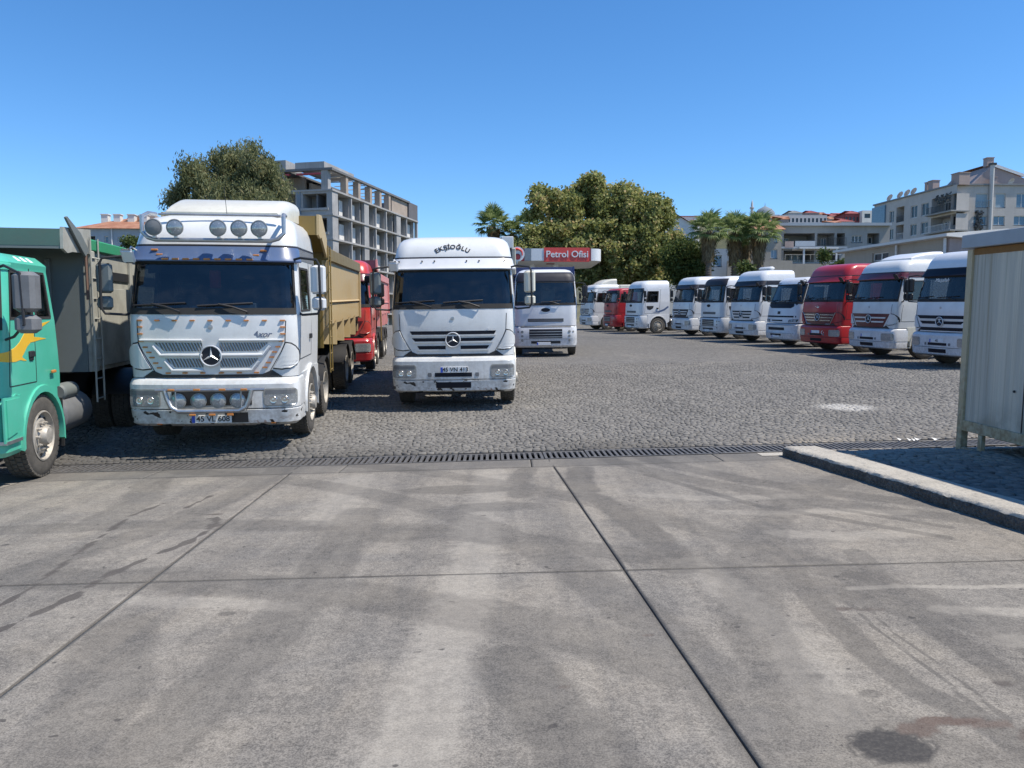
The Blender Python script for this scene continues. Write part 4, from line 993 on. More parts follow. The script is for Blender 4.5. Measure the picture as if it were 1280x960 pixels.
    # mirrors
    zA, zB = (2.78, 1.98) if kind != 'boxy' else (2.62, 1.86)
    for sx in (-1, 1):
        ya = sf.P(2.0, 2.3)[1]
        if kind == 'boxy':
            m = MB(); m.tube([(sx*1.18,.12,zA),(sx*1.30,.02,zA+.03),(sx*1.52,-.12,zA-.06),(sx*1.54,-.12,1.98),(sx*1.36,.04,1.84),(sx*1.22,.16,1.80)], .016, 6)
            mr = m.build('mirror_arm', 'black_plastic', root)
            m = MB(); m.box(sx*1.42, sx*1.66, -.13, .10, 2.12, 2.58, .045); h = m.build('mirror_housing', 'grey_plastic', mr)
            m = MB(); m.box(sx*1.44, sx*1.64, .10, .105, 2.15, 2.55); m.build('mirror_glass', 'mirror_face', mr, smooth=False)
            m = MB(); m.box(sx*1.42, sx*1.66, -.12, .09, 1.88, 2.09, .045); m.build('lower_mirror_housing', 'grey_plastic', mr)
            continue
        m = MB(); m.tube([(sx*1.15,ya-.12,zA),(sx*1.26,ya-.24,zA+.02),(sx*1.50,ya-.30,zA-.01),(sx*1.535,ya-.30,zA-.08),(sx*1.545,ya-.30,zB+.08),(sx*1.50,ya-.29,zB),(sx*1.26,ya-.16,zB-.02),(sx*1.19,ya-.06,zB+.01)], .019, 7)
        mr = m.build('mirror_arm', 'black_plastic', root)
        side_mat = {'white': 'white_clean'}.get(fender, fender) if (sx > 0 and detail > 1 and body != 'red') else ('mirror_grey' if detail > 1 else 'mirror_black')
        m = MB(); m.box(sx*1.40, sx*1.62, ya-.27, ya-.17, 2.27, 2.70, .035); m.build('mirror_housing', side_mat, mr)
        m = MB(); m.box(sx*1.42, sx*1.60, ya-.17, ya-.166, 2.29, 2.68); m.build('mirror_glass', 'mirror_face', mr, smooth=False)
        m = MB(); m.box(sx*1.41, sx*1.62, ya-.27, ya-.17, 2.03, 2.23, .04); m.build('lower_mirror_housing', side_mat, mr)
    if kind == 'tall' or kind == 'wedge':                  # kerb mirror over the passenger corner
        sx = 1 if detail == 1 else -1
        m = MB(); p = sf.P(sx*1.5, 2.88); m.tube([p, (p[0]+sx*.05, p[1]-.14, 2.94), (p[0]+sx*.05, p[1]-.25, 2.86)], .012, 5)
        mt = Matrix.Translation((p[0]+sx*.05, p[1]-.27, 2.80)) @ Matrix.Rotation(R(35), 4, 'X'); m.box(-.09, .09, -.03, .03, -.11, .11, .025, m=mt); m.build('kerb_mirror', 'black_plastic' if detail == 1 else 'white_clean', root)
    # steps, fender, wheels
    wy = K['wy']
    for sx in (-1, 1):
        m = MB()
        a = [(wy+math.cos(R(t))*.64*(1.0), .50+math.sin(R(t))*(.70 if kind == 'boxy' else .66)) for t in range(-8, 189, 12)]
        b = [(wy+math.cos(R(t))*.585, .50+math.sin(R(t))*.60) for t in range(-8, 189, 12)]
        ringo = [[(sx*.86, y, z) for y, z in a], [(sx*1.20, y, z) for y, z in a], [(sx*1.235, y*.99+wy*.01, z-.015) for y, z in a], [(sx*1.235, y, z) for y, z in b], [(sx*1.20, y, z) for y, z in b], [(sx*.86, y, z) for y, z in b]]
        m.loft([[r_[k] for r_ in ringo] for k in range(len(a))], closed=True, cap0=True, cap1=True); m.build('fender', fender, root)
        # skin between cab floor and the wheel arch
        top_z = rows[0][0]+.02; m = MB(); ar = [(wy+math.cos(R(t))*.60, .50+math.sin(R(t))*.62) for t in range(180, -1, -12)]
        yb2 = min(ybm, wy+.80); pts = [(bs.ybz(0)-.02, top_z), (bs.ybz(0)-.02, .62 if kind != 'boxy' else .6)]+([(wy-.60, .62)] if kind != 'boxy' else [(wy-.60,.6)])+[p for p in ar if p[1] > .62]+[(yb2, .78 if kind != 'boxy' else 1.0), (yb2, top_z)]
        m.prism(pts, sx*1.17, sx*1.212, 'yz'); m.build('lower_side_panel', fender, root, smooth=False)
        if kind != 'boxy':
            m = MB(); m.box(sx*.95, sx*1.20, .60, .80, .38, .42); m.box(sx*1.0, sx*1.21, .60, .80, .70, .74); m.box(sx*.98, sx*1.0, .60, .80, .38, 1.0); m.box(sx*1.0, sx*1.20, .78, .80, .40, .98); m.build('step', fender, root, smooth=False)
        wheel(root, sx*1.06, wy, R_)
        m = MB(); m.box(sx*.86, sx*1.2, wy+.66, wy+.675, .28, .95); m.build('mudflap', 'rubber', root, smooth=False)
    # chassis, tank, rear axles
    m = MB()
    for sx in (-1, 1): m.box(sx*.38, sx*.46, .5, length, .72, .98)
    for y in [.7+1.1*k for k in range(int((length-.8)/1.1)+1)]: m.box(-.38, .38, y, y+.1, .76, .94)
    m.box(-.45, .45, .35, 2.0, .62, 1.1); m.box(-1.0, 1.0, wy-.06, wy+.06, .42, .56)
    for y in axles: m.box(-1.0, 1.0, y-.08, y+.08, .42, .58); m.lathe([(0,0),(0,.2),(.1,.26),(.2,.2),(.2,0)], (-.1, y, .5), n=12)
    m.build('chassis', 'chassis', root, smooth=False)
    for sx in (-1, 1):
        m = MB(); y0 = max(wy+.95, ybm+.1)
        if sx > 0: m.lathe([(0,0),(0,.25),(.03,.29),(.97,.29),(1.0,.25),(1.0,0)], (sx*.86, y0, .66), 'y', 16); m.build('fuel_tank', 'grey_plastic' if kind == 'boxy' else 'steel', root)
        else: m.box(-1.1, -.6, y0, y0+.6, .5, .95, .03); m.build('battery_box', 'chassis', root, smooth=False)
        for y in axles:
            wheel(root, sx*1.02, y, R_, rear=True)
            o = link('wheel', TYRE, root, (sx*.70, y, R_)); 
            m = MB(); a = [(y+math.cos(R(t))*.6, .5+math.sin(R(t))*.62) for t in range(20, 161, 14)]
            m.loft([[(sx*.6, p, q), (sx*1.2, p, q), (sx*1.2, p, q-.02), (sx*.6, p, q-.02)] for p, q in a], closed=True, cap0=True, cap1=True); m.build('mudguard', 'black_plastic', root)
    m = MB(); m.box(-1.15, 1.15, length-.05, length, .5, .7)
    m.build('rear_bar', 'chassis', root, smooth=False)
    return root, sf, bs, cab

def number_plate(root, surf, x, z, txt=None, w=.52, h=.11, off=.03):
    y = surf.fy(x, z)-off
    m = MB(); m.box(x-w/2, x+w/2, y, y+.012, z-h/2, z+h/2, .004); p = m.build('number_plate', 'plate_white', root, smooth=False)
    m = MB(); m.box(x-w/2+.004, x-w/2+.048, y-.002, y+.002, z-h/2+.004, z+h/2-.004); m.build('blue_strip', 'plate_blue', p, smooth=False)
    if txt: text('plate_lettering', txt, h*.98, (x+.022, y-.003, z), p, bold=.0015)
    return p
def roof_deflector(root, sf, mat, z0, h, y0, y1, w, side_fins=True):
    m = MB(); rings = []
    for k in range(9):
        t = k/8; y = y0+(y1-y0)*t; top = z0+.05+h*math.sin(min(1, t*1.15)*PI/2)**.8; ww = w*(.88+.12*t)
        r_ = min(.16, (top-z0)*.6)
        ring = [(-ww,y,z0)]
        for a in range(0, 91, 18): ring.append((-ww+r_-r_*math.cos(R(a)), y, top-r_+r_*math.sin(R(a))))
        for a in range(90, -1, -18): ring.append((ww-r_+r_*math.cos(R(a)), y, top-r_+r_*math.sin(R(a))))
        ring.append((ww,y,z0)); rings.append([(x, yy+.22*(abs(x)/w)**2*(1-t), z) for x, yy, z in ring])
    m.loft(rings, closed=True, cap0=True, cap1=True); return m.build('roof_deflector', mat, root)

def dump_body(root, y0, y1, w, z0, z1, mat, front, rail, canopy=None, style='bent', rail_h=.24):
    """tipper body: each side panel, ribs, head board, tailgate, floor, cab guard and ladder"""
    for sx in (-1, 1):
        m = MB(); zm = z0+(z1-z0)*.44; zl = z0+(z1-z0)*.20
        prof = [(sx*(w-.27), z0), (sx*(w-.02), zl+.05), (sx*(w-.02), zm), (sx*(w+.015), zm+.03), (sx*(w-.02), zm+.06), (sx*(w-.02), z1-rail_h), (sx*(w-.08), z1-rail_h), (sx*(w-.08), zm), (sx*(w-.08), zl+.06), (sx*(w-.32), z0+.02)] if style == 'bent' else \
               [(sx*(w-.02), z0), (sx*(w-.02), z1-rail_h), (sx*(w-.08), z1-rail_h), (sx*(w-.08), z0)]
        m.prism(prof, y0, y1, 'xz'); sp = m.build('side_panel', mat, root, ang=20)
        m = MB(); m.box(sx*(w-.10), sx*(w+.03), y0-.01, y1+.01, z1-rail_h, z1, .015); m.build('top_rail', rail, root, ang=30)
        n = max(2, int((y1-y0)/1.35)) if style == 'bent' else 3
        for k in range(n+1):
            y = y0+.05+(y1-y0-.1)*k/n; edge = k in (0, n)
            if style == 'bent' and not edge:
                m = MB(); zt_ = zl+.12                                  # wedge gusset under the side
                m.add([(sx*(w-.27), y-.22, z0), (sx*(w-.27), y+.22, z0), (sx*w, y-.07, zt_), (sx*w, y+.07, zt_), (sx*(w-.02), y-.30, zt_-.06), (sx*(w-.02), y+.30, zt_-.06), (sx*(w+.0), y-.03, z0-.02), (sx*(w+.0), y+.03, z0-.02)],
                      [(0,6,2,4), (1,5,3,7), (6,7,3,2), (0,1,7,6), (2,3,5,4)]); m.build('gusset', mat, root, smooth=False)
            else:
                m = MB(); m.box(sx*(w-.03), sx*(w+.035), y-.06, y+.06, z0 if style != 'bent' else zl, z1-rail_h-.002, .012); m.build('rib', mat, root)
    m = MB(); m.box(-w+.08, w-.08, y0-.04, y0+.02, z0, z1+.02); 
    m.build('headboard', front, root, smooth=False)
    for x in (-.7, 0, .7):
        m = MB(); m.box(x-.04, x+.04, y0-.10, y0-.04, z0+.05, z1-.3, .01); m.build('headboard_rib', front, root)
    m = MB(); m.box(-w+.06, w-.06, y1-.02, y1+.05, z0, z1-.05, .01); m.build('tailgate', mat, root)
    m = MB(); m.box(-w+.32, w-.32, y0, y1, z0-.02, z0+.03); m.box(-.5, -.38, y0, y1, .98, z0-.02); m.box(.38, .5, y0, y1, .98, z0-.02); m.build('floor', 'chassis', root, smooth=False)
    if canopy:
        yf, zf, zt = canopy
        m = MB(); m.prism([(y0, z1-.05), (y0, z1+.12), (yf+.35, zt), (yf, zt-.02), (yf-.02, zf), (yf+.03, zf), (yf+.07, zf+.16), (y0-.05, z1-.1)], -w+.02, w-.02, 'yz'); m.build('cab_guard', front, root, smooth=False)
        for sx in (-1, 1):
            m = MB(); m.prism([(y0+.02, z1-.22), (y0+.02, z1+.14), (yf+.36, zt+.025), (yf-.01, zt+.005), (yf-.03, zf), (yf+.12, zf-.05), (yf+.30, zf-.02)], sx*(w-.02), sx*(w+.02), 'yz'); m.build('guard_cheek', mat, root, smooth=False)
    m = MB(); x = w+.05
    for dy in (-.06, .26): m.tube([(x, y0+dy-.05, z0-.45), (x, y0+dy-.05, z1+.02)], .014, 6)
    for k in range(8): m.tube([(x, y0-.11, z0-.4+k*.3), (x, y0+.21, z0-.4+k*.3)], .011, 5)
    m.build('ladder', 'greige' if style != 'bent' else 'mustard', root)

G_L = 'trucks parked on the left of the yard'; G_R = 'trucks parked side by side in the row on the right'
def amber(parent, surf, x, z, w=.072, h=.02):
    m = MB(); surf.poly(m, rrect(x-w/2, x+w/2, z-h/2, z+h/2, .008, 2), .022, .02); return m.build('marker_light', 'amber', parent, smooth=False)

# the white tipper with the lamp bar, yellow body
tx, ty = -4.36, 11.15
t1, sf, bs, cab = make_truck('white dump truck with a roof lamp bar, blue sun visor and yellow tipper body', (tx, ty, G(-3.9, 12.4)), R(6.3), G_L, 'tall', 'white', 'white_chipped',
    visor='blue_metal', grille='mesh', name='dump_truck', length=10.1, axles=(3.45, 7.4, 8.75), roll=0, detail=2, clear=False)
dump_body(t1, 3.15, 10.15, 1.27, 1.28, 3.14, 'yellow', 'mustard', 'mustard', canopy=(2.15, 3.28, 3.62))
roof_deflector(t1, sf, 'cream', 3.46, .30, .75, 2.2, .96)
m = MB()                                                       # lamp bar on the roof
yb_ = .10
path = [(-.93,.55,3.43),(-.95,.30,3.42),(-.98,.12,3.36),(-.98,.10,3.14),(-.90,.09,3.06),(-.80,.09,3.03),(.80,.09,3.03),(.90,.09,3.06),(.98,.10,3.14),(.98,.12,3.36),(.95,.30,3.42),(.93,.55,3.43)]
m.tube([(x+.08, y, z) for x, y, z in path], .031, 10); bar = m.build('lamp_bar', 'steel', t1)
m = MB(); m.tube([(-.8,.52,3.43),(.95,.52,3.43)], .018, 6); m.build('cross_tube', 'steel', bar)
for i, x in enumerate((-.78, -.49, .10, .39, .67)):
    x += .06; m = MB(); m.lathe([(.10,.0),(.09,.07),(0,.115),(-.03,.12),(-.035,.108)], (x, .06, 3.20), 'y', 24); l_ = m.build('spot_lamp', 'lamp_housing', bar)
    m = MB(); m.lathe([(-.028,.108),(-.036,.09),(-.042,0)], (x, .06, 3.20), 'y', 24); m.build('lens', 'grey_plastic' if i == 0 else 'lamp_lens', l_)
    m = MB(); m.box(x-.02, x+.02, .04, .10, 3.05, 3.09); m.build('bracket', 'steel', l_, smooth=False)
m = MB(); m.tube([(.13,.7,3.44),(.12,.62,3.86)], .004, 4); m.build('aerial', 'black_plastic', t1)
for x in [-.62+.145*k for k in range(9)]:
    z = 2.765; m = MB(); p = sf.P(sf.ux(x, z), z, .11); m.box(p[0]-.045, p[0]+.045, p[1]-.012, p[1]+.03, z-.012, z+.014, .005); m.build('marker_light', 'amber', t1)
for x, z in ((-.72,2.83),(.62,2.83),(-.80,2.90),(.72,2.90)):
    m = MB(); p = sf.P(sf.ux(x, z), z, .06); m.box(p[0]-.045, p[0]+.045, p[1]-.012, p[1]+.03, z-.012, z+.014, .005); m.build('marker_light', 'amber', t1)
for x in [-1.0+.25*k for k in range(9)]: amber(t1, sf, x, 1.885)
for sx in (-1, 1):
    for x, z in ((1.0,1.79),(1.0,1.69),(.98,1.585),(.93,1.50),(.88,1.425),(.84,1.35),(.79,1.27),(.74,1.20)): amber(t1, sf, sx*x, z)
for x in (-.62,-.38,-.13,.13,.38,.62): amber(t1, sf, x, 1.125)
for x in (-.76, .84): amber(t1, bs, x, .375)
m = MB()                                                       # bull bar
pts = [(-.72,-.20,.905),(-.62,-.20,.905),(.62,-.20,.905),(.78,-.20,.905)]; m.tube(pts, .026, 8)
pts = [(-.60,-.20,.90),(-.57,-.20,.78),(-.52,-.20,.66),(-.42,-.20,.60),(.42,-.20,.60),(.52,-.20,.66),(.57,-.20,.78),(.60,-.20,.90)]; m.tube(pts, .034, 10)
for x in (-.45, .45): m.tube([(x,-.02,.75),(x,-.20,.75)], .02, 6); m.tube([(x,-.20,.62),(x,-.20,.9)], .012, 6)
bb = m.build('bull_bar', 'steel', t1)
for x in (-.42,-.14,.13,.40):
    m = MB(); m.lathe([(.09,0),(.08,.06),(0,.108),(-.025,.112),(-.03,.10)], (x, -.17, .745), 'y', 22); l_ = m.build('fog_lamp', 'lamp_housing', bb)
    m = MB(); m.lathe([(-.024,.10),(-.032,.085),(-.038,0)], (x, -.17, .745), 'y', 22); m.build('lens', 'lamp_lens', l_)
for x, z in ((-.50,.93),(-.15,.93),(.20,.93),(.50,.93),(-.22,.57),(.05,.57),(.30,.57)):
    m = MB(); m.box(x-.045, x+.045, -.245, -.225, z-.014-.02, z+.014-.02, .004); m.build('marker_light', 'amber', bb)
m = MB(); bs.rect(m, -.56, .56, .66, .86, nu=8, nz=1, off=.004); m.build('centre_intake', 'black_plastic', t1)
m = MB(); bs.rect(m, .18, .50, .40, .55, nu=4, nz=1, off=.004); m.build('missing_trim_hole', 'black_plastic', t1)
number_plate(t1, bs, .0, .465, '45 VL 608', w=.56, h=.115, off=.05)
text('model_lettering', 'Axor', .125, (.70, sf.fy(.70, 1.68)-.008, 1.68), t1, 'grey_print', shear=.5, bold=.003)
m = MB(); m.box(-.10, .06, .45, .5, 2.35, 2.62, .02); m.build('hanging_pennant', 'red_cloth', t1)
m = MB()
for q in ([(.60,3.18),(.66,3.17),(.64,3.10),(.62,3.11)], [(.64,3.12),(.68,3.16),(.72,3.18),(.66,3.10)]): sf.poly(m, q, .004)
m.build('faded_sticker', 'deep_green', t1, smooth=False)

# the white truck in the middle with the name over the windshield
t2, sf, bs, cab = make_truck('white truck with black name lettering arched over its windshield', (-1.13, 14.95, G(-1.1, 16)+.0), R(1.0), G_L, 'tall', 'white', 'white_chipped', visor='white_clean',
    grille='slots', length=9.0, axles=(7.0, 8.3), top=3.42, roll=R(-.7), detail=2, fender='cream', clear=False)
number_plate(t2, bs, .02, .80, '45 VN 413', w=.54, h=.115, off=.02)
_s = 'EKŞİOĞLU'
_w = [.82,.92,.86,.42,1.12,1.08,.74,.98]; _c = [sum(_w[:i])+_w[i]/2 for i in range(8)]
for i, ch in enumerate(_s):
    a = R(-33+66*_c[i]/sum(_w)); rad = .62; x = math.sin(a)*rad; z = 2.56+math.cos(a)*rad
    sl = math.atan2(sf.fy(x, z+.03)-sf.fy(x, z-.03), .06); mt_ = Matrix.Rotation(-sl, 4, 'X') @ Matrix.Rotation(a, 4, 'Y') @ Matrix.Rotation(PI/2, 4, 'X')
    o = text('roof_lettering', ch, .135, (x, sf.fy(x, z)-.008, z), t2, rot=mt_.to_euler(), bold=.003)
text('model_lettering', 'Axor', .09, (.72, sf.fy(.72, 1.56)-.008, 1.575), t2, 'white_print', shear=.5, bold=.002)
for x in (-.58, -.34, .28, .52, -1.02, 1.0):
    m = MB(); z = 2.90; p = sf.P(sf.ux(x, z), z, .05); m.lathe([(0,.016),(-.02,.016),(-.02,0)], p, 'y', 8); m.build('visor_bolt', 'black_plastic', t2)
m = MB(); bs.rect(m, -1.0, .98, .34, .355, nu=8, nz=1, off=.03); m.build('lower_lip', 'black_plastic', t2)
m = MB(); m.box(-.98, 1.22, 2.75, 2.83, 1.3, 3.54, .01); bh = m.build('body_headboard', 'brown', t2)
m = MB()
for sx in (-1, 1): m.box(sx*1.16, sx*1.22, 2.83, 9.0, 1.25, 3.35)
m.box(-1.16, 1.16, 2.83, 9.0, 1.2, 1.25); m.box(-1.16, 1.16, 8.94, 9.0, 1.25, 3.35); m.build('cargo_body', 'brown', t2, smooth=False)
m = MB(); m.box(.98, 1.25, 2.66, 2.745, 3.30, 3.56, .01); m.build('white_corner_box', 'white', t2)
m = MB(); m.box(1.20, 1.30, 2.6, 2.74, 2.7, 3.3, .02); m.build('air_intake', 'greige', t2)

# the flat fronted white truck with the blue body
t3, sf, bs, cab = make_truck('white rounded truck with grey visor band and blue tipper body, beyond the middle truck', (1.30, 29.4, G(1.4, 30)), R(-1), G_L, 'round', 'white_clean', 'white_clean_bumper',
    visor='slate', name='dump_truck', length=8.6, axles=(5.6, 6.95), detail=1)
dump_body(t3, 2.7, 8.4, 1.22, 1.3, 3.3, 'blue', 'blue', 'blue', canopy=(2.25, 3.15, 3.50), style='flat')
number_plate(t3, bs, -.08, .50)

# the red tipper behind the yellow body
t4, sf, bs, cab = make_truck('red dump truck with faded pink tipper body behind the yellow one', (-5.40, 22.9, G(-4.6, 24)), R(6), G_L, 'tall', 'bright_red', 'red', visor='dark_red', grille='dark', name='dump_truck',
    length=9.2, axles=(3.45, 6.9, 8.2), top=3.42, detail=1)
dump_body(t4, 3.0, 9.2, 1.27, 1.28, 3.1, 'faded_red', 'dark_red', 'faded_red', canopy=(2.3, 3.2, 3.5))

# the green truck at the left edge
t5, sf, bs, cab = make_truck('green truck with yellow flame stripes and a grey tipper body, at the left edge', (-7.06, 8.60, -.31), R(10), G_L, 'boxy', 'green', name='dump_truck', visor='green',
    length=8.6, axles=(5.2, 6.6), R_=.53, roll=0, pitch=R(1.1), detail=2, clear=False)
dump_body(t5, 2.86, 8.4, 1.26, 1.22, 3.20, 'greige', 'body_grey', 'deep_green', canopy=(1.85, 2.98, 3.27), style='flat', rail_h=.17)
m = MB(); m.box(-1.24, 1.24, 1.83, 1.845, 3.02, 3.24); m.build('guard_front_strip', 'grey_green', t5, smooth=False)
for (a, b) in ((3.05, 4.7), (4.85, 6.5), (6.65, 8.25)):
    m = MB(); m.box(1.235, 1.262, a, b, 2.62, 2.76); m.build('side_slot', 'black_plastic', t5, smooth=False)
    m = MB(); m.box(1.24, 1.265, a, b, 1.28, 2.5, .01); m.build('pressed_panel', 'greige', t5)
m = MB(); m.prism([(2.38,3.0),(2.50,2.92),(2.64,3.02),(2.34,3.24),(1.88,3.42),(1.83,3.40),(2.10,3.20)], 1.30, 1.33, 'yz'); m.build('hinged_flap', 'body_grey', t5, smooth=False)
m = MB(); m.tube([(1.31,2.55,2.95),(1.33,2.5,2.3)], .02, 6); m.build('prop_rod', 'brown', t5)
for q in () and ([(.08,1.64),(.37,1.66),(.62,1.80),(.60,1.84),(.74,1.93),(1.38,2.0),(1.15,1.93),(.93,1.86),(.97,1.82),(1.23,1.77),(.90,1.74),(.74,1.74),(.55,1.62),(.50,1.55),(.63,1.52),(.30,1.53),(.08,1.55)],):
    for sx in (1, -1):
        m = MB(); U = [(sf.uy(a, z)*sx, z) for a, z in q]; vs = [sf.P(u, z, .004) for u, z in U]; m.add(vs, [tuple(range(len(vs)))])
        bm_ = m.mesh('flame_stripe', 'flame_yellow', smooth=False); link('flame_stripe', bm_, t5)
for sx in (1, -1):
    for st_ in ([(.06,1.555,1.635),(.2,1.535,1.66),(.37,1.53,1.70),(.5,1.545,1.755),(.60,1.62,1.83),(.70,1.70,1.90),(.80,1.745,1.945),(.90,1.75,1.955)], [(.90,1.75,1.81),(1.05,1.765,1.80),(1.25,1.775,1.78)], [(.90,1.865,1.955),(1.05,1.90,1.965),(1.22,1.95,1.985),(1.40,2.0,2.003)], [(.50,1.545,1.60),(.58,1.53,1.56),(.66,1.525,1.53)]):
        m = MB()
        for (ya,za,zb_),(yb2,zc_,zd) in zip(st_, st_[1:]): sf.patch(m, ((ya,za),(yb2,zc_),(yb2,zd),(ya,zb_)), 3, 1, .004, .004, side=sx)
        m.build('flame_stripe', 'flame_yellow', t5, smooth=False)
m = MB(); m.box(1.21, 1.232, .74, .86, 1.52, 1.59, .01); m.build('handle_recess', 'black_plastic', t5)
m = MB(); m.lathe([(0,.085),(.012,.085),(.014,.07),(.006,.06),(.006,0)], (1.212, .33, 1.07), n=20); m.build('round_badge', 'green', t5)
m = MB(); m.prism([(0.0,1.13),(.46,1.13),(.52,.62),(.0,.60)], 1.205, 1.225, 'yz'); m.prism([(.05,1.10),(.40,1.10),(.30,.70),(.05,.66)], 1.224, 1.24, 'yz'); m.build('front_side_skirt', 'green', t5, smooth=False)
m = MB(); m.box(1.0, 1.235, .02, .42, .58, .62); m.build('step_plate', 'steel', t5, smooth=False)
m = MB(); m.box(1.232, 1.262, 1.32, 1.44, 1.32, 1.36, .008); m.build('marker_light', 'amber', t5)
for z, r_ in ((.98, .12), (.66, .14)):
    m = MB(); m.lathe([(0,0),(0,r_*.8),(.03,r_),(.5,r_),(.53,r_*.8),(.53,0)], (.98, 2.15, z), 'y', 20); m.build('air_tank', 'body_grey', t5)
for k in range(3):  # small white patches painted as reflections on the roof side
    m = MB(); sf.patch(m, ((.75+k*.17,2.745),(.84+k*.17,2.745),(.82+k*.17,2.80),(.76+k*.17,2.80)), 1, 1, .004, .01, side=1); m.build('roof_glint', 'white_print', t5, smooth=False)

# ---- the row on the right
ROW = [
 ('white truck with dark blue visor band and script on its windshield, beside the container', (12.9, 23.3), dict(kind='tall', body='white_clean', bumper='white_clean_bumper', visor='navy', grille='wide', top=3.5)),
 ('white truck with maroon visor and grille and a roof deflector, right of the red one', (12.6, 27.3), dict(kind='tall', body='white', bumper='white_clean_bumper', visor='dark_red', grille='dark', fender='cream', top=3.42)),
 ('red truck with chrome grille slats and a white crescent on its bumper', (12.1, 30.6), dict(kind='tall', body='red', bumper='red', visor='red', grille='chrome', top=3.45)),
 ('low white truck with slanted windshield and dark cowl, left of the red one', (11.8, 34.2), dict(kind='wedge', body='white_clean', bumper='white_clean_bumper')),
 ('white truck with grey visor band and three slot grille, behind the slanted one', (11.25, 38.0), dict(kind='tall', body='white_clean', bumper='white_clean_bumper', visor='slate', grille='slots', top=3.5)),
 ('white rounded truck with dark visor and winged badge, sixth from the near end', (10.6, 41.7), dict(kind='round', body='white_clean', bumper='white_clean_bumper', visor='slate')),
 ('white truck with dark trapezoid grille in the far half of the row', (9.9, 45.7), dict(kind='tall', body='white_clean', bumper='white_clean_bumper', visor='slate', grille='dark', top=3.45)),
 ('white truck with blue swoosh on its side, next to the small red one', (7.6, 49.5), dict(kind='round', body='white_clean', bumper='white_clean_bumper')),
 ('small low red truck with black visor near the far end', (6.57, 53.2), dict(kind='low', body='red', bumper='red', visor='navy')),
 ('greyish white truck with pale roof deflector at the far end of the row', (5.3, 56.7), dict(kind='tall', body='white', bumper='white_clean_bumper', visor='white', grille='slots', top=3.3)),
]
rt = []
for i, (lb, (x, y), kw) in enumerate(ROW):
    a = -76+random.uniform(-3, 3)
    r_ = make_truck(lb, (x, y, G(x, y)), R(a), G_R, length=6.3, axles=(4.9,) if i % 2 else (4.4, 5.7), **kw); rt.append(r_)
    if kw['kind'] == 'tall': number_plate(r_[0], r_[2], -.02, .80, '45' if i in (0,) else None, off=.012)
    else: number_plate(r_[0], r_[2], -.1, .46, None, off=.012)
r0, s0, b0, c0 = rt[0]
text('windshield_lettering', 'Maşallah', .15, (-.15, s0.fy(-.15, 2.62)-.03, 2.62), r0, 'white_print', shear=.4)
r1, s1, b1, c1 = rt[1]; roof_deflector(r1, s1, 'white_clean', 3.41, .22, .85, 2.2, .9)
r9, s9, b9, c9 = rt[9]; roof_deflector(r9, s9, 'cream', 3.29, .34, .9, 2.2, .95)
m = MB(); m.box(-.95, .95, 2.45, 4.2, 1.2, 3.25, .05); m.build('load_box', 'cream', r9)
r2, s2, b2, c2 = rt[2]                                        # crescent and star on the red bumper
m = MB(); cx, cz = .40, .78; y = b2.fy(cx, cz)-.008
pts = [(cx+.07*math.cos(R(a)), cz+.07*math.sin(R(a))) for a in range(40, 321, 20)]+[(cx+.018+.056*math.cos(R(a)), cz+.056*math.sin(R(a))) for a in range(315, 44, -20)]
m.add([(x, y, z) for x, z in pts], [tuple(range(len(pts)))])
st = [(cx+.075+(.03 if k % 2 == 0 else .012)*math.cos(R(180+36*k)), y, cz+(.03 if k % 2 == 0 else .012)*math.sin(R(180+36*k))) for k in range(10)]; m.add(st, [tuple(range(10))])
m.build('crescent_and_star', 'white_print', r2, smooth=False)
m = MB(); s2.ngon(m, [(-.18,1.80),(0,1.73),(.18,1.80),(.05,1.77),(0,1.79),(-.05,1.77)], .006); m.build('chrome_wings', 'chrome', r2, smooth=False)
r5, s5, b5, c5 = rt[5]
m = MB(); s5.ngon(m, [(-.22,1.80),(0,1.72),(.22,1.80),(.08,1.78),(0,1.84),(-.08,1.78)], .012); m.build('winged_badge', 'slate', r5, smooth=False)
r7, s7, b7, c7 = rt[7]
for sd in (1, -1):
    m = MB(); q = [(.95,1.36),(1.35,1.42),(1.75,1.55),(2.05,1.75),(2.08,1.65),(1.8,1.45),(1.4,1.33)]
    vs = [s7.P(s7.uy(a, z)*sd, z, .005) for a, z in q]; m.add(vs, [tuple(range(len(vs)))]); m.build('blue_swoosh', 'blue_metal', r7, smooth=False)
    m = MB(); q = [(.55,1.75),(.62,1.55),(.8,1.5),(1.0,1.6),(1.05,1.75)]
    vs = [s7.P(s7.uy(a, z)*sd, z, .006) for a, z in q]; m.add(vs, [tuple(range(len(vs)))]); m.build('handle_recess', 'black_plastic', r7, smooth=False)
    m = MB(); vs = [s5.P(s5.uy(a, z)*sd, z, .006) for a, z in q]; m.add(vs, [tuple(range(len(vs)))]); m.build('handle_recess', 'black_plastic', r5, smooth=False)
r4, s4, b4, c4 = rt[4]
m = MB(); m.box(-.5, .5, 1.3, 1.6, 3.52, 3.68, .06); m.build('roof_unit', 'white_clean', r4)
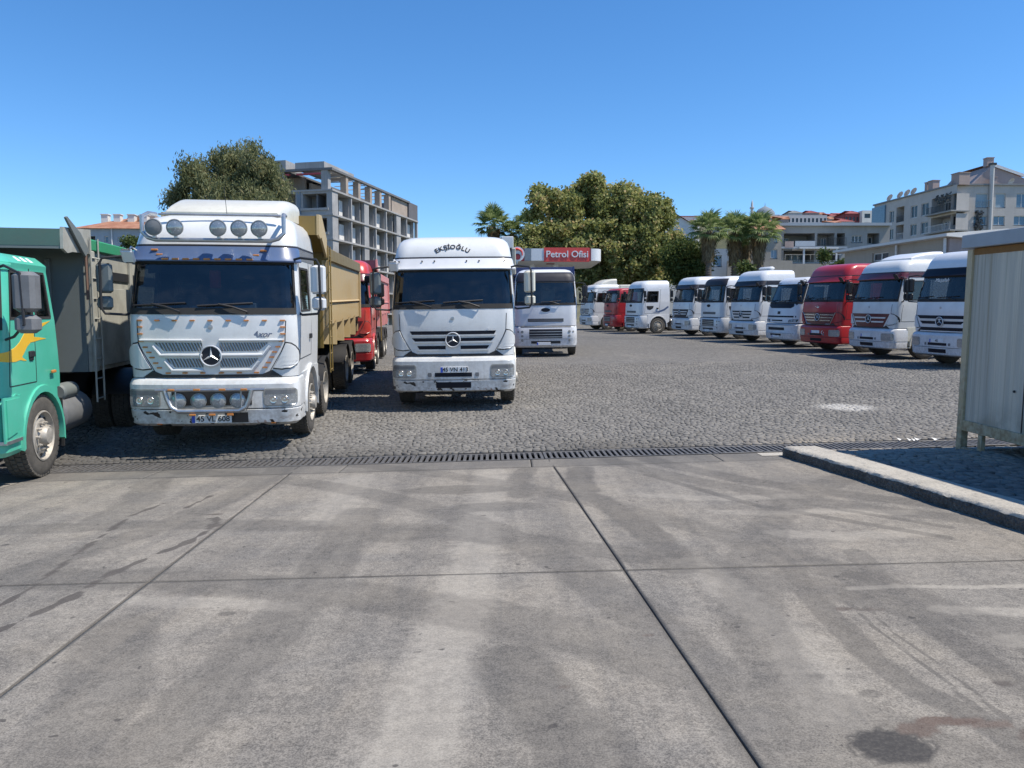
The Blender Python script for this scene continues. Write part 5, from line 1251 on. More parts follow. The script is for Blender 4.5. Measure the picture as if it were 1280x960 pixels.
# ---------------------------------------------------------------- buildings
def wallmat(key, col, v=.1, stain=.25, rough=.9):
    b = MB_(key); co = b.coord(); n = b.noise(co, .5, 5, .6); f = b.noise(co, 5, 4, .6); st = b.noise(b.scale(co, (3, 3, .3)), 1.2, 4, .6)
    c = b.mix(n.ss(.3, .7), [q*(1-v) for q in col], [min(1, q*(1+v)) for q in col]); c = b.mix(st.ss(.5, .72)*stain, c, [q*.55 for q in col])
    c = b.mix(f.ss(.35, .65)*.15, c, [q*.7 for q in col]); b.set(Base_Color=c, Roughness=rough); b.bump(f, .15, .02); M[key] = b.m
wallmat('raw_concrete', (.33, .33, .33), .14, .35); wallmat('raw_dark', (.15, .155, .165), .1, .3); wallmat('hollow', (.11, .105, .10)); wallmat('block_wall', (.36, .30, .25), .12); wallmat('white_wall', (.66, .65, .62), .06, .15)
wallmat('grey_wall', (.30, .30, .29), .08, .3); wallmat('beige_wall', (.36, .32, .27), .06, .2); wallmat('apart_wall', (.47, .445, .42), .07, .25); wallmat('pink_wall', (.36, .29, .27), .06, .15); wallmat('far_white', (.5, .49, .5), .05, .1)
wallmat('bluish_wall', (.32, .37, .42), .06, .2); wallmat('roof_grey', (.22, .23, .24)); wallmat('far_red', (.26, .07, .07)); wallmat('steel_blue', (.18, .22, .26), .1, .2); wallmat('flat_grey', (.12, .12, .13), .1, .3)
def tilemat():
    b = MB_('roof_tile'); co = b.coord(); n = b.noise(co, .8, 5, .6); w_ = b.t.nodes.new('ShaderNodeTexWave'); b.t.links.new(co, w_.inputs[0]); w_.inputs['Scale'].default_value = 1.6; w_.inputs['Distortion'].default_value = .6
    f = E(b.t, w_.outputs['Fac']); c = b.mix(n.ss(.35, .65), (.30, .13, .075), (.42, .22, .14)); c = b.mix(f*.3, c, (.18, .06, .035)); b.set(Base_Color=c, Roughness=.9); b.bump(f, .5, .05); M['roof_tile'] = b.m
tilemat()
plain('pane_dark', (.035, .045, .055), .12, var=.2); plain('pane_blue', (.13, .22, .30), .15, var=.2); plain('shutter', (.27, .36, .42), .5); plain('frame_white', (.6, .6, .6), .5); plain('dark_metal', (.03, .03, .03), .5); plain('dish', (.5, .49, .47), .5)
def building(name, label, loc, yaw=0, cat='building', group=None):
    o = empty(name, loc, (0, 0, yaw)); tag(o, label, cat, group); return o
def wall_grid(m, x0, x1, z0, z1, y, holes, depth=.35, flip=False):
    """front wall in the plane y with real openings and reveals"""
    xs = sorted({x0, x1} | {v for h in holes for v in h[:2]}); zs = sorted({z0, z1} | {v for h in holes for v in h[2:4]})
    for a, b_ in zip(xs, xs[1:]):
        for c, d in zip(zs, zs[1:]):
            mx, mz = (a+b_)/2, (c+d)/2
            if any(h[0] < mx < h[1] and h[2] < mz < h[3] for h in holes): continue
            m.add([(a,y,c),(b_,y,c),(b_,y,d),(a,y,d)], [(0,1,2,3)])
    for h in holes:
        a, b_, c, d = h[:4]; D = h[4] if len(h) > 4 else depth
        m.add([(a,y,c),(b_,y,c),(b_,y,d),(a,y,d),(a,y+D,c),(b_,y+D,c),(b_,y+D,d),(a,y+D,d)], [(0,4,5,1),(1,5,6,2),(2,6,7,3),(3,7,4,0)]+([(4,7,6,5)] if D > .5 else []))
_wc = {}
def window(parent, x0, x1, z0, z1, y, pane='pane_dark', mull=1, sill=True):
    k = (round(x1-x0, 2), round(z1-z0, 2), pane, mull)
    if k not in _wc:
        w_, h_ = k[0], k[1]; m = MB(); f = .07
        m.box(0, f, 0, .08, 0, h_); m.box(w_-f, w_, 0, .08, 0, h_); m.box(f, w_-f, 0, .08, 0, f); m.box(f, w_-f, 0, .08, h_-f, h_)
        for i in range(mull): xx = w_*(i+1)/(mull+1); m.box(xx-.04, xx+.04, 0.005, .075, f, h_-f)
        if sill: m.box(-.06, w_+.06, -.12, 0, -.08, 0)
        g = MB(); g.box(f, w_-f, .04, .05, f, h_-f)
        _wc[k] = (m.mesh('window', 'frame_white', smooth=False), g.mesh('pane', pane, smooth=False))
    o = link('window', _wc[k][0], parent, (x0, y+.12, z0)); link('pane', _wc[k][1], o); return o
def part(parent, name, mat, *b_, c=0): m = MB(); m.box(*b_, c); return m.build(name, mat, parent, smooth=False)
def railing(parent, x0, x1, y, z0, h=1.0, mat='dark_metal', step=.35):
    m = MB(); m.box(x0, x1, y-.03, y+.03, z0+h-.05, z0+h); m.box(x0, x1, y-.02, y+.02, z0+.08, z0+.12)
    k = x0
    while k < x1: m.box(k, k+.04, y-.02, y+.02, z0, z0+h-.05); k += step
    return m.build('railing', mat, parent, smooth=False)
def hip_roof(parent, x0, x1, y0, y1, z0, h, mat='roof_tile', ov=.4):
    a = (y1-y0)/2+ov; m = MB(); m.add([(x0-ov,y0-ov,z0),(x1+ov,y0-ov,z0),(x1+ov,y1+ov,z0),(x0-ov,y1+ov,z0),(x0-ov+a,(y0+y1)/2,z0+h),(x1+ov-a,(y0+y1)/2,z0+h)], [(0,1,5,4),(2,3,4,5),(1,2,5),(3,0,4),(3,2,1,0)])
    return m.build('roof', mat, parent, smooth=False)
def chimney(parent, x, y, z, h=1.3, w_=.55, mat='apart_wall'):
    m = MB(); m.box(x-w_/2, x+w_/2, y-w_/2, y+w_/2, z, z+h); m.box(x-w_/2-.08, x+w_/2+.08, y-w_/2-.08, y+w_/2+.08, z+h, z+h+.1); return m.build('chimney', mat, parent, smooth=False)
def dish(parent, x, y, z, r=.5, az=.6):
    m = MB(); pts = [(h*h*.35*r, h*r) for h in (0, .3, .55, .8, 1)]; mt = Matrix.Translation((x, y, z)) @ Matrix.Rotation(az, 4, 'Z') @ Matrix.Rotation(R(35), 4, 'X')
    n = 14; vs = []; fs = []
    for d, rr in pts: vs += [mt @ Vector((math.cos(2*PI*j/n)*rr, -d, math.sin(2*PI*j/n)*rr)) for j in range(n)]
    for i in range(len(pts)-1): fs += [(i*n+j, i*n+(j+1) % n, (i+1)*n+(j+1) % n, (i+1)*n+j) for j in range(n)]
    m.add(vs, fs); m.tube([(x, y+.1, z), (x, y+.2, z-r-.3)], .04, 5); return m.build('satellite_dish', 'dish', parent)

# unfinished concrete block of flats on the left
c0 = W(415, 236, 97); zb = G(c0.x, 97)-1
A = building('unfinished_building', 'unfinished grey concrete apartment frame with open floors, behind the white dump truck', (c0.x, 97, zb), R(-13.3))
zt = c0.z-zb; FH = 3.02; LEV = [zt-FH*k for k in range(7)]; L_ = 30.5; LW = -17
for z in LEV:
    if z < .5: continue
    part(A, 'floor_slab', 'raw_concrete', LW, .12, -.12, L_, z-.22, z)
SPLIT = [0, 1.2, 2.9, 6.2, 8.6, 10.4, 13.4, 16.6, 20.2, 22.6, 26.4, L_-.05]     # column positions along the side
colw = {0:1.5, 8.6:1.7, 20.2:1.9}
for lv, (zhi, zlo) in enumerate(zip(LEV, LEV[1:])):
    if zhi < 1: break
    for y0, w_ in ((0, 1.6), (9.6, 1.5), (21.3, 1.7), (L_-.4, .4)): part(A, 'column', 'raw_concrete', -.45, .0, y0, y0+w_, max(0, zlo), zhi-.22)
    for y0 in (5.4, 13.4, 17.2, 25.4): part(A, 'thin_column', 'raw_concrete', -.30, .02, y0, y0+.28, max(0, zlo), zhi-.22)
    part(A, 'inner_wall', 'raw_dark', -2.3, -2.1, .3, L_-.3, max(0, zlo), zhi-.22)
    for y0 in (4.0, 7.6, 12.0, 16.0, 19.2, 24.0, 28.2):
        if random.random() < .82: part(A, 'white_panel', 'white_wall', -1.15, -1.05, y0, y0+random.uniform(.9, 1.5), max(0, zlo), zlo+2.3)
        part(A, 'cross_wall', 'raw_concrete', -2.1, -.5, y0+1.6, y0+1.78, max(0, zlo), zhi-.22)
    if random.random() < .6: part(A, 'brick_infill', 'block_wall', -1.2, -1.05, 13.7, 15.6, max(0, zlo), zlo+2.0)
    # left face
    m = MB(); wall_grid(m, LW, -.45, max(0, zlo), zhi-.22, 0, [(-4.0,-.75,zlo+.75,zhi-.5,2.4), (-8.2,-5.0,zlo+.1,zhi-.4,2.4), (-14.2,-9.2,zlo+.1,zhi-.4,2.4)]); m.build('front_wall', 'raw_concrete', A, smooth=False)
    part(A, 'edge_column', 'steel_blue', -4.8, -4.3, -.1, .02, max(0, zlo), zhi-.22); part(A, 'sill_beam', 'raw_concrete', -4.3, -.5, -.14, -.02, zlo+.45, zlo+.75)
ztop = LEV[0]
for x in (-16.5, -11.5, -7.6, -1.5): part(A, 'roof_column', 'raw_concrete', x, x+.9, .1, .9, ztop, ztop+2.35)
for y0 in (4.2, 8.0, 11.8, 15.2, 18.6): part(A, 'roof_column', 'block_wall', -.9, -.1, y0, y0+.7, ztop, ztop+2.35)
part(A, 'roof_beam', 'raw_dark', -17, .05, 0, .5, ztop+2.35, ztop+2.65); part(A, 'roof_beam', 'raw_dark', -.5, .05, .5, 27, ztop+2.35, ztop+2.62)
part(A, 'roof_parapet', 'raw_concrete', -12.5, -6.5, .4, 4.5, ztop+2.65, ztop+3.9); part(A, 'roof_parapet', 'raw_concrete', -5.2, -1.2, .4, 9, ztop+2.65, ztop+3.5); part(A, 'roof_slab', 'raw_dark', -17, -6, .5, 26, ztop+2.37, ztop+2.6)
part(A, 'top_wall', 'block_wall', -14, -5.6, 3.5, 4, ztop, ztop+2.3); part(A, 'top_wall', 'block_wall', -5.2, -4.9, 4, 20, ztop, ztop+1.6); part(A, 'top_wall', 'block_wall', -.7, -.3, 20.2, 26.6, ztop, ztop+2.3); part(A, 'roof_tower', 'flat_grey', -6, .0, 26.6, L_-.02, ztop, ztop+2.5); part(A, 'core_wall', 'hollow', -12, -6.2, 8, 26, 0, ztop+2.3)
for k in range(8): m = MB(); m.tube([(-1.0, 1.2+2.9*k, ztop+1.6), (-.2, 3.6+2.9*k, ztop+2.25)], .07, 4); m.tube([(-4.5, 1.2+2.9*k, ztop+2.2), (-.1, 1.6+2.9*k, ztop+2.2)], .06, 4); m.build('shoring_prop', 'rim', A)
for k in range(3): m = MB(); m.tube([(-9-2.3*k, .6, ztop+2.2), (-7.2-2.3*k, 1.2, ztop+1.8)], .1, 4); m.box(-15+5*k, -11+5*k, .3, .7, ztop+1.95, ztop+2.15); m.build('red_formwork', 'red', A)

# long block of flats at the right
c0 = W(1190, 232, 115); zb = G(c0.x, 115)-2
B = building('apartment_block', 'long grey apartment block with stepped roofline and balconies, at the upper right', (c0.x, 115, zb))
H_ = c0.z-zb; px2x = lambda p: (W(p, 250, 115).x-c0.x); zz = lambda p: W(1240, p, 115).z-zb
front = []
for (a, b_), r_ in ((((1193,1208),(1220,1235),(1244.6,1257),(1270.6,1283),(1296,1308)), (259.5,242)), (((1193,1206),(1218,1234.7),(1243,1257),(1268.5,1283),(1296,1308)), (281.5,270))) and []: pass
R1 = [(1193,1208,'shutter',0),(1220,1235,'shutter',0),(1244.6,1257,'shutter',0),(1270.6,1284,'pane_blue',1),(1297,1309,'shutter',0)]; R2 = [(1192.8,1206,'pane_dark',1),(1218,1234.5,'pane_blue',1),(1243,1257,'pane_blue',1),(1268.5,1283,'pane_blue',1),(1296,1309,'pane_blue',1)]
holes = []
for Rw, (zl, zh) in ((R1, (259.5, 242)), (R2, (281.5, 270)), (R2, (304, 292)), (R2, (326, 314))):
    for a, b_, pn, mu in Rw: holes.append((px2x(a), px2x(b_), zz(zl), zz(zh), .3, pn, mu))
m = MB(); wall_grid(m, 0, px2x(1330), 0, H_, 0, [h[:5] for h in holes]); m.build('front_wall', 'apart_wall', B, smooth=False)
for h in holes: window(B, h[0], h[1], h[2], h[3], 0, h[5], h[6])
part(B, 'roof_edge', 'roof_grey', -.2, px2x(1330)+.2, -.25, .1, H_, H_+.25); part(B, 'roof_slab', 'roof_grey', 0, px2x(1330), .1, 14, H_-.3, H_+.05); part(B, 'side_wall', 'apart_wall', px2x(1330)-.3, px2x(1330), .01, 14, 0, H_)
m = MB(); m.tube([(px2x(1237.5),-.25,0),(px2x(1237.5),-.25,H_+2.9)], .30, 8); m.build('flue_pipe', 'dish', B); part(B, 'flue_cap', 'dark_metal', px2x(1234), px2x(1241), -.6, .1, H_+2.9, H_+3.2)
for (x, z0) in ((px2x(1201), zz(286)), (px2x(1312), zz(286))): m = MB(); m.box(x-.6, x+.6, -.5, -.02, z0-.5, z0+.45, .04); ac = m.build('air_conditioner', 'frame_white', B); m = MB(); m.lathe([(0,0),(0,.36),(-.02,.36)], (x, -.5, z0), 'y', 14); m.build('fan_grille', 'dark_metal', ac)
railing(B, px2x(1217), px2x(1236), -.5, zz(259.5), 1.0, 'pane_blue')
m = MB()
for k in range(60): a = random.random; p = (px2x(1218)+a()*1.0, -.5+a()*.4, zz(291)+a()*3.0); m.box(p[0], p[0]+.3, p[1], p[1]+.05, p[2], p[2]+.25)
m.build('balcony_plant', 'dark_metal', B, smooth=False)
hip_roof(B, 4, px2x(1330), 3, 13, H_+.06, 2.2, ov=.2)
for p in (1195, 1203, 1265, 1290): dish(B, px2x(p), .6, H_+.8, .55, .4)
for p, h, w_ in ((1200.5, 1.9, .55), (1213.5, 1.2, .14), (1248, 1.4, .7)): chimney(B, px2x(p), 1.4, H_, h, w_, 'pink_wall')
# gabled part above it
m = MB(); gx0, gx1, gx2 = px2x(1222), px2x(1249), px2x(1300); z0 = H_+.06
m.prism([(gx0, z0), (gx1, W(1249,206,117).z-zb), (gx2, W(1300,226,117).z-zb), (gx2, z0)], 2.2, 12, 'xz'); m.build('gable_wall', 'pink_wall', B, smooth=False)
m = MB(); za, zc = W(1249,205,117).z-zb, W(1300,223,117).z-zb
m.add([(gx1-.2,2.0,za+.1),(gx2,2.0,zc+.1),(gx2,12.2,zc+2.6),(gx1-.2,12.2,za+.4),(gx1-.2,2.0,za-.25),(gx2,2.0,zc-.25)], [(0,1,2,3)]); m.build('gable_roof', 'roof_tile', B, smooth=False)
m = MB(); m.add([(gx1-.3,1.95,za+.25),(gx2,1.95,zc+.25),(gx2,1.95,zc-.2),(gx1-.3,1.95,za-.2),(gx1-.3,2.3,za+.25),(gx2,2.3,zc+.25)], [(0,3,2,1),(0,1,5,4)]); m.build('gable_trim', 'frame_white', B, smooth=False); chimney(B, gx1, 3, za-.2, 1.2, 1.0, 'pink_wall')
# receding wing, seen at a slant
e0 = W(1190, 232, 115); e1 = W(1093, 258, 134); ln = math.hypot(e1.x-e0.x, e1.y-e0.y); yawB = math.atan2(-(e1.y-e0.y), -(e1.x-e0.x))
B2 = building('apartment_block', 'receding wing of grey flats with recessed balconies and satellite dishes on its roof', (e1.x, e1.y, zb), yawB)
def s_of(px):
    k = (px-640)/FPX; dx, dy = (e0.x-e1.x), (e0.y-e1.y); t = (k*e1.y-e1.x)/(dx-k*dy); return t*ln
def zrow(y_at1190): return W(1190, y_at1190, 115).z-zb
holes = []; bal = [(1114,1123.5), (1157,1187.5)]; wn = [(1105.5,1111), (1131.5,1139.5), (1144.5,1153.5)]
for zl, zh in ((264, 243), (288, 268), (311, 292), (334, 315)):
    for a, b_ in bal: holes.append((s_of(a), s_of(b_), zrow(zl), zrow(zh), 2.0))
    for a, b_ in wn: holes.append((s_of(a), s_of(b_), zrow(zl-2), zrow(zh+3), .3))
m = MB(); wall_grid(m, 0, ln, 0, H_, 0, holes); m.build('front_wall', 'apart_wall', B2, smooth=False)
for h in holes:
    if h[4] < 1: window(B2, h[0], h[1], h[2], h[3], 0, 'pane_dark', 1)
    else:
        railing(B2, h[0], h[1], -.9 if h[1]-h[0] > 3 else .1, h[2], 1.0, 'dark_metal' if h[2] > zrow(270) else 'frame_white', .3)
        if h[1]-h[0] > 3: part(B2, 'balcony_slab', 'grey_wall', h[0]-.2, h[1]+.2, -1.0, 1.99, h[2]-.2, h[2]-.004); 
        x = h[0]+.5
        while x+1.2 < h[1]: o = window(B2, x, x+1.2, h[2]+.1, h[3]-.6, 1.78, 'pane_dark', 1, False); x += 1.9
part(B2, 'roof_slab', 'roof_grey', -.2, ln+.2, -.2, 12, H_, H_+.22); part(B2, 'glazed_bay', 'pane_blue', -.3, s_of(1101), -.25, 1.5, zrow(262), H_-.4); part(B2, 'end_wall', 'apart_wall', 0, .3, .01, 12, 0, H_)
for p in (1101, 1113.5, 1122, 1130): dish(B2, s_of(p), .4, H_+.95, .62, -yawB+.5)
for p, w_ in ((1142.5, .6), (1150, 1.1), (1182, 1.7)): chimney(B2, s_of(p), 1.2, H_, 1.7, w_, 'pink_wall')
m = MB()
for k in range(70): a = random.random; x = s_of(1168)+a()*(s_of(1187)-s_of(1168)); z = zrow(262)+.9+a()*1.3; m.box(x, x+.3, -1.0, -.95, z, z+.2)
m.build('creeper', 'dark_metal', B2, smooth=False)

# grey two storey house with deep balconies
c0 = W(976, 282.5, 98); zb = G(c0.x, 98)-1
Cb = building('balcony_house', 'grey two storey house with deep shaded balconies and a small orange hip roof', (c0.x, 98, zb))
X = lambda p: W(p, 300, 98).x-c0.x; Z = lambda p: W(1020, p, 98).z-zb; H2 = c0.z-zb
holes = [(X(979.7), X(1018.5), Z(308), Z(291.5), 2.6), (X(1021.5), X(1043), Z(307), Z(291.5), 2.2), (X(1046), X(1056), Z(307), Z(291.5), 2.2), (X(980), X(1018), Z(327.5), Z(313), 2.6), (X(1021.5), X(1050), Z(327), Z(313), 2.4),
         (X(1064.5), X(1077.5), Z(303), Z(294.5), .3), (X(1084), X(1099), Z(305), Z(291.5), 1.8)]
m = MB(); wall_grid(m, 0, X(1112), 0, H2, 0, holes); m.build('front_wall', 'grey_wall', Cb, smooth=False); part(Cb, 'roof_edge', 'bluish_wall', -.3, X(1112), -.5, 10, H2, H2+.35); part(Cb, 'side_wall', 'grey_wall', 0, .3, .01, 10, 0, H2)
part(Cb, 'floor_band', 'bluish_wall', 0, X(1058), -.35, -.01, Z(311), Z(308.5))
window(Cb, *holes[5][:4], 0, 'pane_dark', 2); window(Cb, X(986), X(994), Z(306), Z(295), 2.3, 'pane_dark', 1, False); window(Cb, X(1034), X(1041), Z(306), Z(296), 1.9, 'pane_blue', 1, False); window(Cb, X(1023), X(1026), Z(306), Z(295), 1.9, 'pane_dark', 0, False)
window(Cb, X(1088), X(1097), Z(303), Z(295), 1.5, 'pane_dark', 1, False); window(Cb, X(996), X(1014), Z(326), Z(315), 2.3, 'pane_blue', 3, False); window(Cb, X(1024), X(1040), Z(326), Z(315), 2.1, 'pane_dark', 2, False)
part(Cb, 'balcony_front', 'bluish_wall', X(993), X(1018), -.3, -.2, Z(308), Z(301.5)); railing(Cb, X(1021.5), X(1057), -.3, Z(307.5), 1.0, 'dark_metal', .25); railing(Cb, X(980), X(1050), -.5, Z(327.5), .9, 'frame_white', .8)
part(Cb, 'laundry', 'pink_wall', X(980), X(991), -.36, -.32, Z(310), Z(302)); part(Cb, 'ledge', 'bluish_wall', 0, X(1056), -.7, -.01, Z(330), Z(328))
part(Cb, 'pergola_roof', 'frame_white', X(988), X(1035.5), -3.2, -.7, Z(314), Z(312))
for p in (994, 1019, 1033.5): part(Cb, 'pergola_post', 'frame_white', X(p)-.1, X(p)+.1, -3.1, -2.9, -1, Z(314))
part(Cb, 'garden_wall', 'beige_wall', -1, X(1075), -4.2, -4, -1, Z(333)); hip_roof(Cb, X(996), X(1040), .5, 8, H2+.36, max(.5, Z(278.5)-H2-.36))
# neighbour with tiled roof at its left, and the pale house by the palms
c0 = W(944, 287, 96); zb = G(c0.x, 96)-1; D = building('tiled_house', 'beige house with orange tiled roof and blue shutters behind the right palms', (c0.x, 96, zb))
X = lambda p: W(p, 300, 96).x-c0.x; Z = lambda p: W(960, p, 96).z-zb; H2 = c0.z-zb
hl = [(X(964), X(972), Z(323), Z(312), .25), (X(968), X(972.5), Z(303), Z(293), .25)]; m = MB(); wall_grid(m, 0, X(977), 0, H2, 0, hl); m.build('front_wall', 'beige_wall', D, smooth=False); part(D, 'side_wall', 'beige_wall', X(977)-.3, X(977), .01, 9, 0, H2); part(D, 'side_wall', 'beige_wall', 0, .3, .01, 9, 0, H2)
for h in hl: window(D, *h[:4], 0, 'shutter', 1)
m = MB(); m.add([(-.4,-.4,H2),(X(977)+.4,-.4,H2),(X(972),4.5,H2+2.1),(1.5,4.5,H2+2.1),(X(977)+.4,9.4,H2),(-.4,9.4,H2)], [(0,1,2,3),(1,4,2),(4,5,3,2),(5,0,3),(5,4,1,0)]); m.build('roof', 'roof_tile', D, smooth=False)
c0 = W(884, 312, 92); zb = G(c0.x, 92)-1; D = building('pale_house', 'small pale blue house front with one window between the palm trunks', (c0.x, 92, zb)); X = lambda p: W(p, 325, 92).x-c0.x; Z = lambda p: W(890, p, 92).z-zb
hl = [(X(891), X(902), Z(333), Z(319), .25)]; m = MB(); wall_grid(m, 0, X(912), 0, Z(311), 0, hl); m.build('front_wall', 'bluish_wall', D, smooth=False); window(D, *hl[0][:4], 0, 'shutter', 0); part(D, 'body', 'bluish_wall', .05, X(912)-.05, .3, 6, 0, Z(311)); part(D, 'low_wall', 'beige_wall', X(905), X(985), -1.5, -1.2, -1, Z(327)); 
# white gabled house behind the bushy trees
c0 = W(836, 268, 118); zb = G(c0.x, 118)-2; D = building('gabled_house', 'white gabled house with orange roof behind the big leafy tree', (c0.x, 118, zb)); X = lambda p: W(p, 290, 118).x-c0.x; Z = lambda p: W(860, p, 118).z-zb
m = MB(); m.prism([(X(832),0),(X(832),Z(272)),(X(841),Z(266)),(X(868),Z(282)),(X(868),0)], 0, 12, 'xz'); m.build('gable_wall', 'white_wall', D, smooth=False)
m = MB(); m.add([(X(841),-.3,Z(265.4)),(X(869),-.3,Z(282)),(X(869),12.3,Z(276)),(X(841),12.3,Z(262))], [(0,1,2,3)]); m.build('roof', 'roof_tile', D, smooth=False); part(D, 'rear_wing', 'white_wall', X(858), X(882), 4, 12, 0, Z(266)); part(D, 'ridge', 'far_red', X(843), X(883), 3.9, 12.2, Z(266), Z(265.2)); part(D, 'parapet_end', 'white_wall', X(867), X(869), -.3, 3.9, 0, Z(273)); window(D, X(846), X(849), Z(290), Z(284), -.13, 'pane_dark', 0, False)
# low beige annexe behind the trucks on the right
y1, y2 = 42, 51; a = W(1188, 292.5, y1); b_ = W(1053, 312.5, y2); zb = G(a.x, y1)-.5; ln = math.hypot(a.x-b_.x, a.y-b_.y); zt_ = a.z-zb
An = building('beige_annexe', 'long low beige building with white roof edge behind the nearest trucks of the row', (b_.x, b_.y, zb), math.atan2(a.y-b_.y, a.x-b_.x))
def s2(px): k = (px-640)/FPX; dx, dy = a.x-b_.x, a.y-b_.y; return (k*b_.y-b_.x)/(dx-k*dy)*ln
def zy(px, py):
    s = s2(px)/ln; yy = b_.y+(a.y-b_.y)*s; return W(px, py, yy).z-zb
hl = [(s2(1086), s2(1106), zy(1096,326), zy(1096,315.5), .25)]; m = MB(); wall_grid(m, .25, ln-.25, 0, zt_-.15, 0, hl); m.build('front_wall', 'beige_wall', An, smooth=False); window(An, *hl[0][:4], 0, 'pane_dark', 1)
part(An, 'body', 'beige_wall', .3, ln-.3, .4, 6.6, 0, zt_-.2); m = MB(); m.add([(-.3,-.5,zt_-.15),(ln+.3,-.5,zt_-.15),(ln+.3,7,zt_-.5),(-.3,7,zt_-.5),(-.3,-.5,zt_),(ln+.3,-.5,zt_),(ln+.3,3.4,zt_+.35),(-.3,3.4,zt_+.35),(ln+.3,7,zt_-.3),(-.3,7,zt_-.3)], [(0,1,5,4),(4,5,6,7),(7,6,8,9),(3,2,1,0),(1,2,8,6,5),(0,4,7,9,3),(2,3,9,8)]); m.build('roof', 'white_wall', An, smooth=False)
m = MB(); m.tube([(s2(1118),-.15,0),(s2(1118),-.15,zt_-.2)], .07, 6); m.build('downpipe', 'frame_white', An); m = MB(); m.tube([(ln-.2,-.15,0),(ln-.2,-.15,zt_-.2)], .08, 6); m.build('downpipe', 'frame_white', An)
part(An, 'end_wall', 'pink_wall', ln-.3, ln-.02, .0, 6.6, 0, zt_-.2); part(An, 'wing_wall', 'beige_wall', ln-.2, ln+6, 6.6, 7, 0, zt_-.2)
# red roofed house at the far left
c0 = W(96, 285.5, 92); zb = G(c0.x, 92)-1; F_ = building('red_roofed_house', 'grey house with shallow red tiled roof and chimneys at the far left', (c0.x, 92, zb), R(4)); X = lambda p: W(p, 290, 92).x-c0.x; Z = lambda p: W(130, p, 92).z-zb; H2 = c0.z-zb
hl = [(X(145), X(149), Z(302), Z(296), .25), (X(108), X(118), Z(304), Z(295), 1.5), (X(129), X(134), Z(303), Z(295), .25), (X(160), X(166), Z(302), Z(296), .25)]; m = MB(); wall_grid(m, 0, X(190), 0, H2, 0, hl); m.build('front_wall', 'bluish_wall', F_, smooth=False)
for h in hl:
    if h[4] < 1: window(F_, *h[:4], 0, 'pane_blue', 0)
part(F_, 'side_wall', 'bluish_wall', X(190)-.3, X(190), .01, 11, 0, H2); hip_roof(F_, 0, X(190), 0, 10, H2, 2.1); m = MB(); m.tube([(X(138.5),-.1,0),(X(138.5),-.1,H2)], .09, 5); m.build('downpipe', 'frame_white', F_)
for p in (118, 133.5, 151, 167): chimney(F_, X(p), 3, H2+.4, 1.6, .8, 'white_wall')
part(F_, 'roof_box', 'block_wall', X(142), X(172), 5, 7, H2+.5, H2+2.3)

# ---- houses far up the hill
def hill_house(px0, px1, py_top, Y, floors, mat, roof, label, cols=None, py_bot=None, group='houses on the far hillside'):
    p0, p1 = W(px0, py_top, Y), W(px1, py_top, Y); zb = G((p0.x+p1.x)/2, Y)-3; w_ = p1.x-p0.x; h = p0.z-zb
    o = building('hillside_house', label, (p0.x, Y, zb), 0, 'house', group); cols = cols or max(2, int(w_/3)); hl = []
    for f in range(floors):
        for c in range(cols):
            cx_ = w_*(c+.5)/cols; hl.append((cx_-w_/cols*.28, cx_+w_/cols*.28, h-2.6-3*f, h-1.1-3*f, .3))
    m = MB(); wall_grid(m, 0, w_, 0, h, 0, hl); m.build('wall', mat, o, smooth=False); m = MB(); m.box(0, w_, .31, 9, 0, h); m.build('body', mat, o, smooth=False)
    for q in hl: m = MB(); m.box(q[0], q[1], .2, .25, q[2], q[3]); m.build('window', 'pane_dark', o, smooth=False)
    if roof: hip_roof(o, 0, w_, 0, 9, h+.01, 1.6, roof, .3)
    return o
hill_house(974, 1034, 269, 290, 4, 'far_white', None, 'long pale hillside block with rows of dark windows above the orange hip roof', cols=12)
hill_house(1056, 1079, 267, 270, 4, 'far_red', 'far_red', 'dark red hillside building with dormers left of the apartment wing', cols=5)
hill_house(1078, 1091, 263, 268, 2, 'white_wall', None, 'blank white end of the red hillside building', cols=1)
hill_house(1044, 1068, 277, 262, 2, 'far_white', 'far_red', 'low hillside house with a maroon roof below the dark red building', cols=5)
for i, (a_, b2, t_, Y, mt_, rf, lb) in enumerate(((958,974,273,300,'far_white','roof_tile','small hillside house left of the long pale block'), (930,944,276,310,'far_white','roof_tile','tiny hillside house just left of the mosque dome'), (912,928,279,300,'bluish_wall','roof_tile','small bluish hillside house above the palms'), (1034,1046,274,300,'pink_wall','roof_tile','pinkish hillside house right of the long pale block'), (985,1003,266,340,'far_white','roof_grey','upper hillside house behind the long pale block'), (1006,1024,266,345,'pink_wall','far_red','topmost pinkish hillside house behind the long pale block'), (896,910,281,290,'far_white','roof_grey','leftmost small house on the hillside'))):
    hill_house(a_, b2, t_, Y, 2, mt_, rf, lb, cols=4)
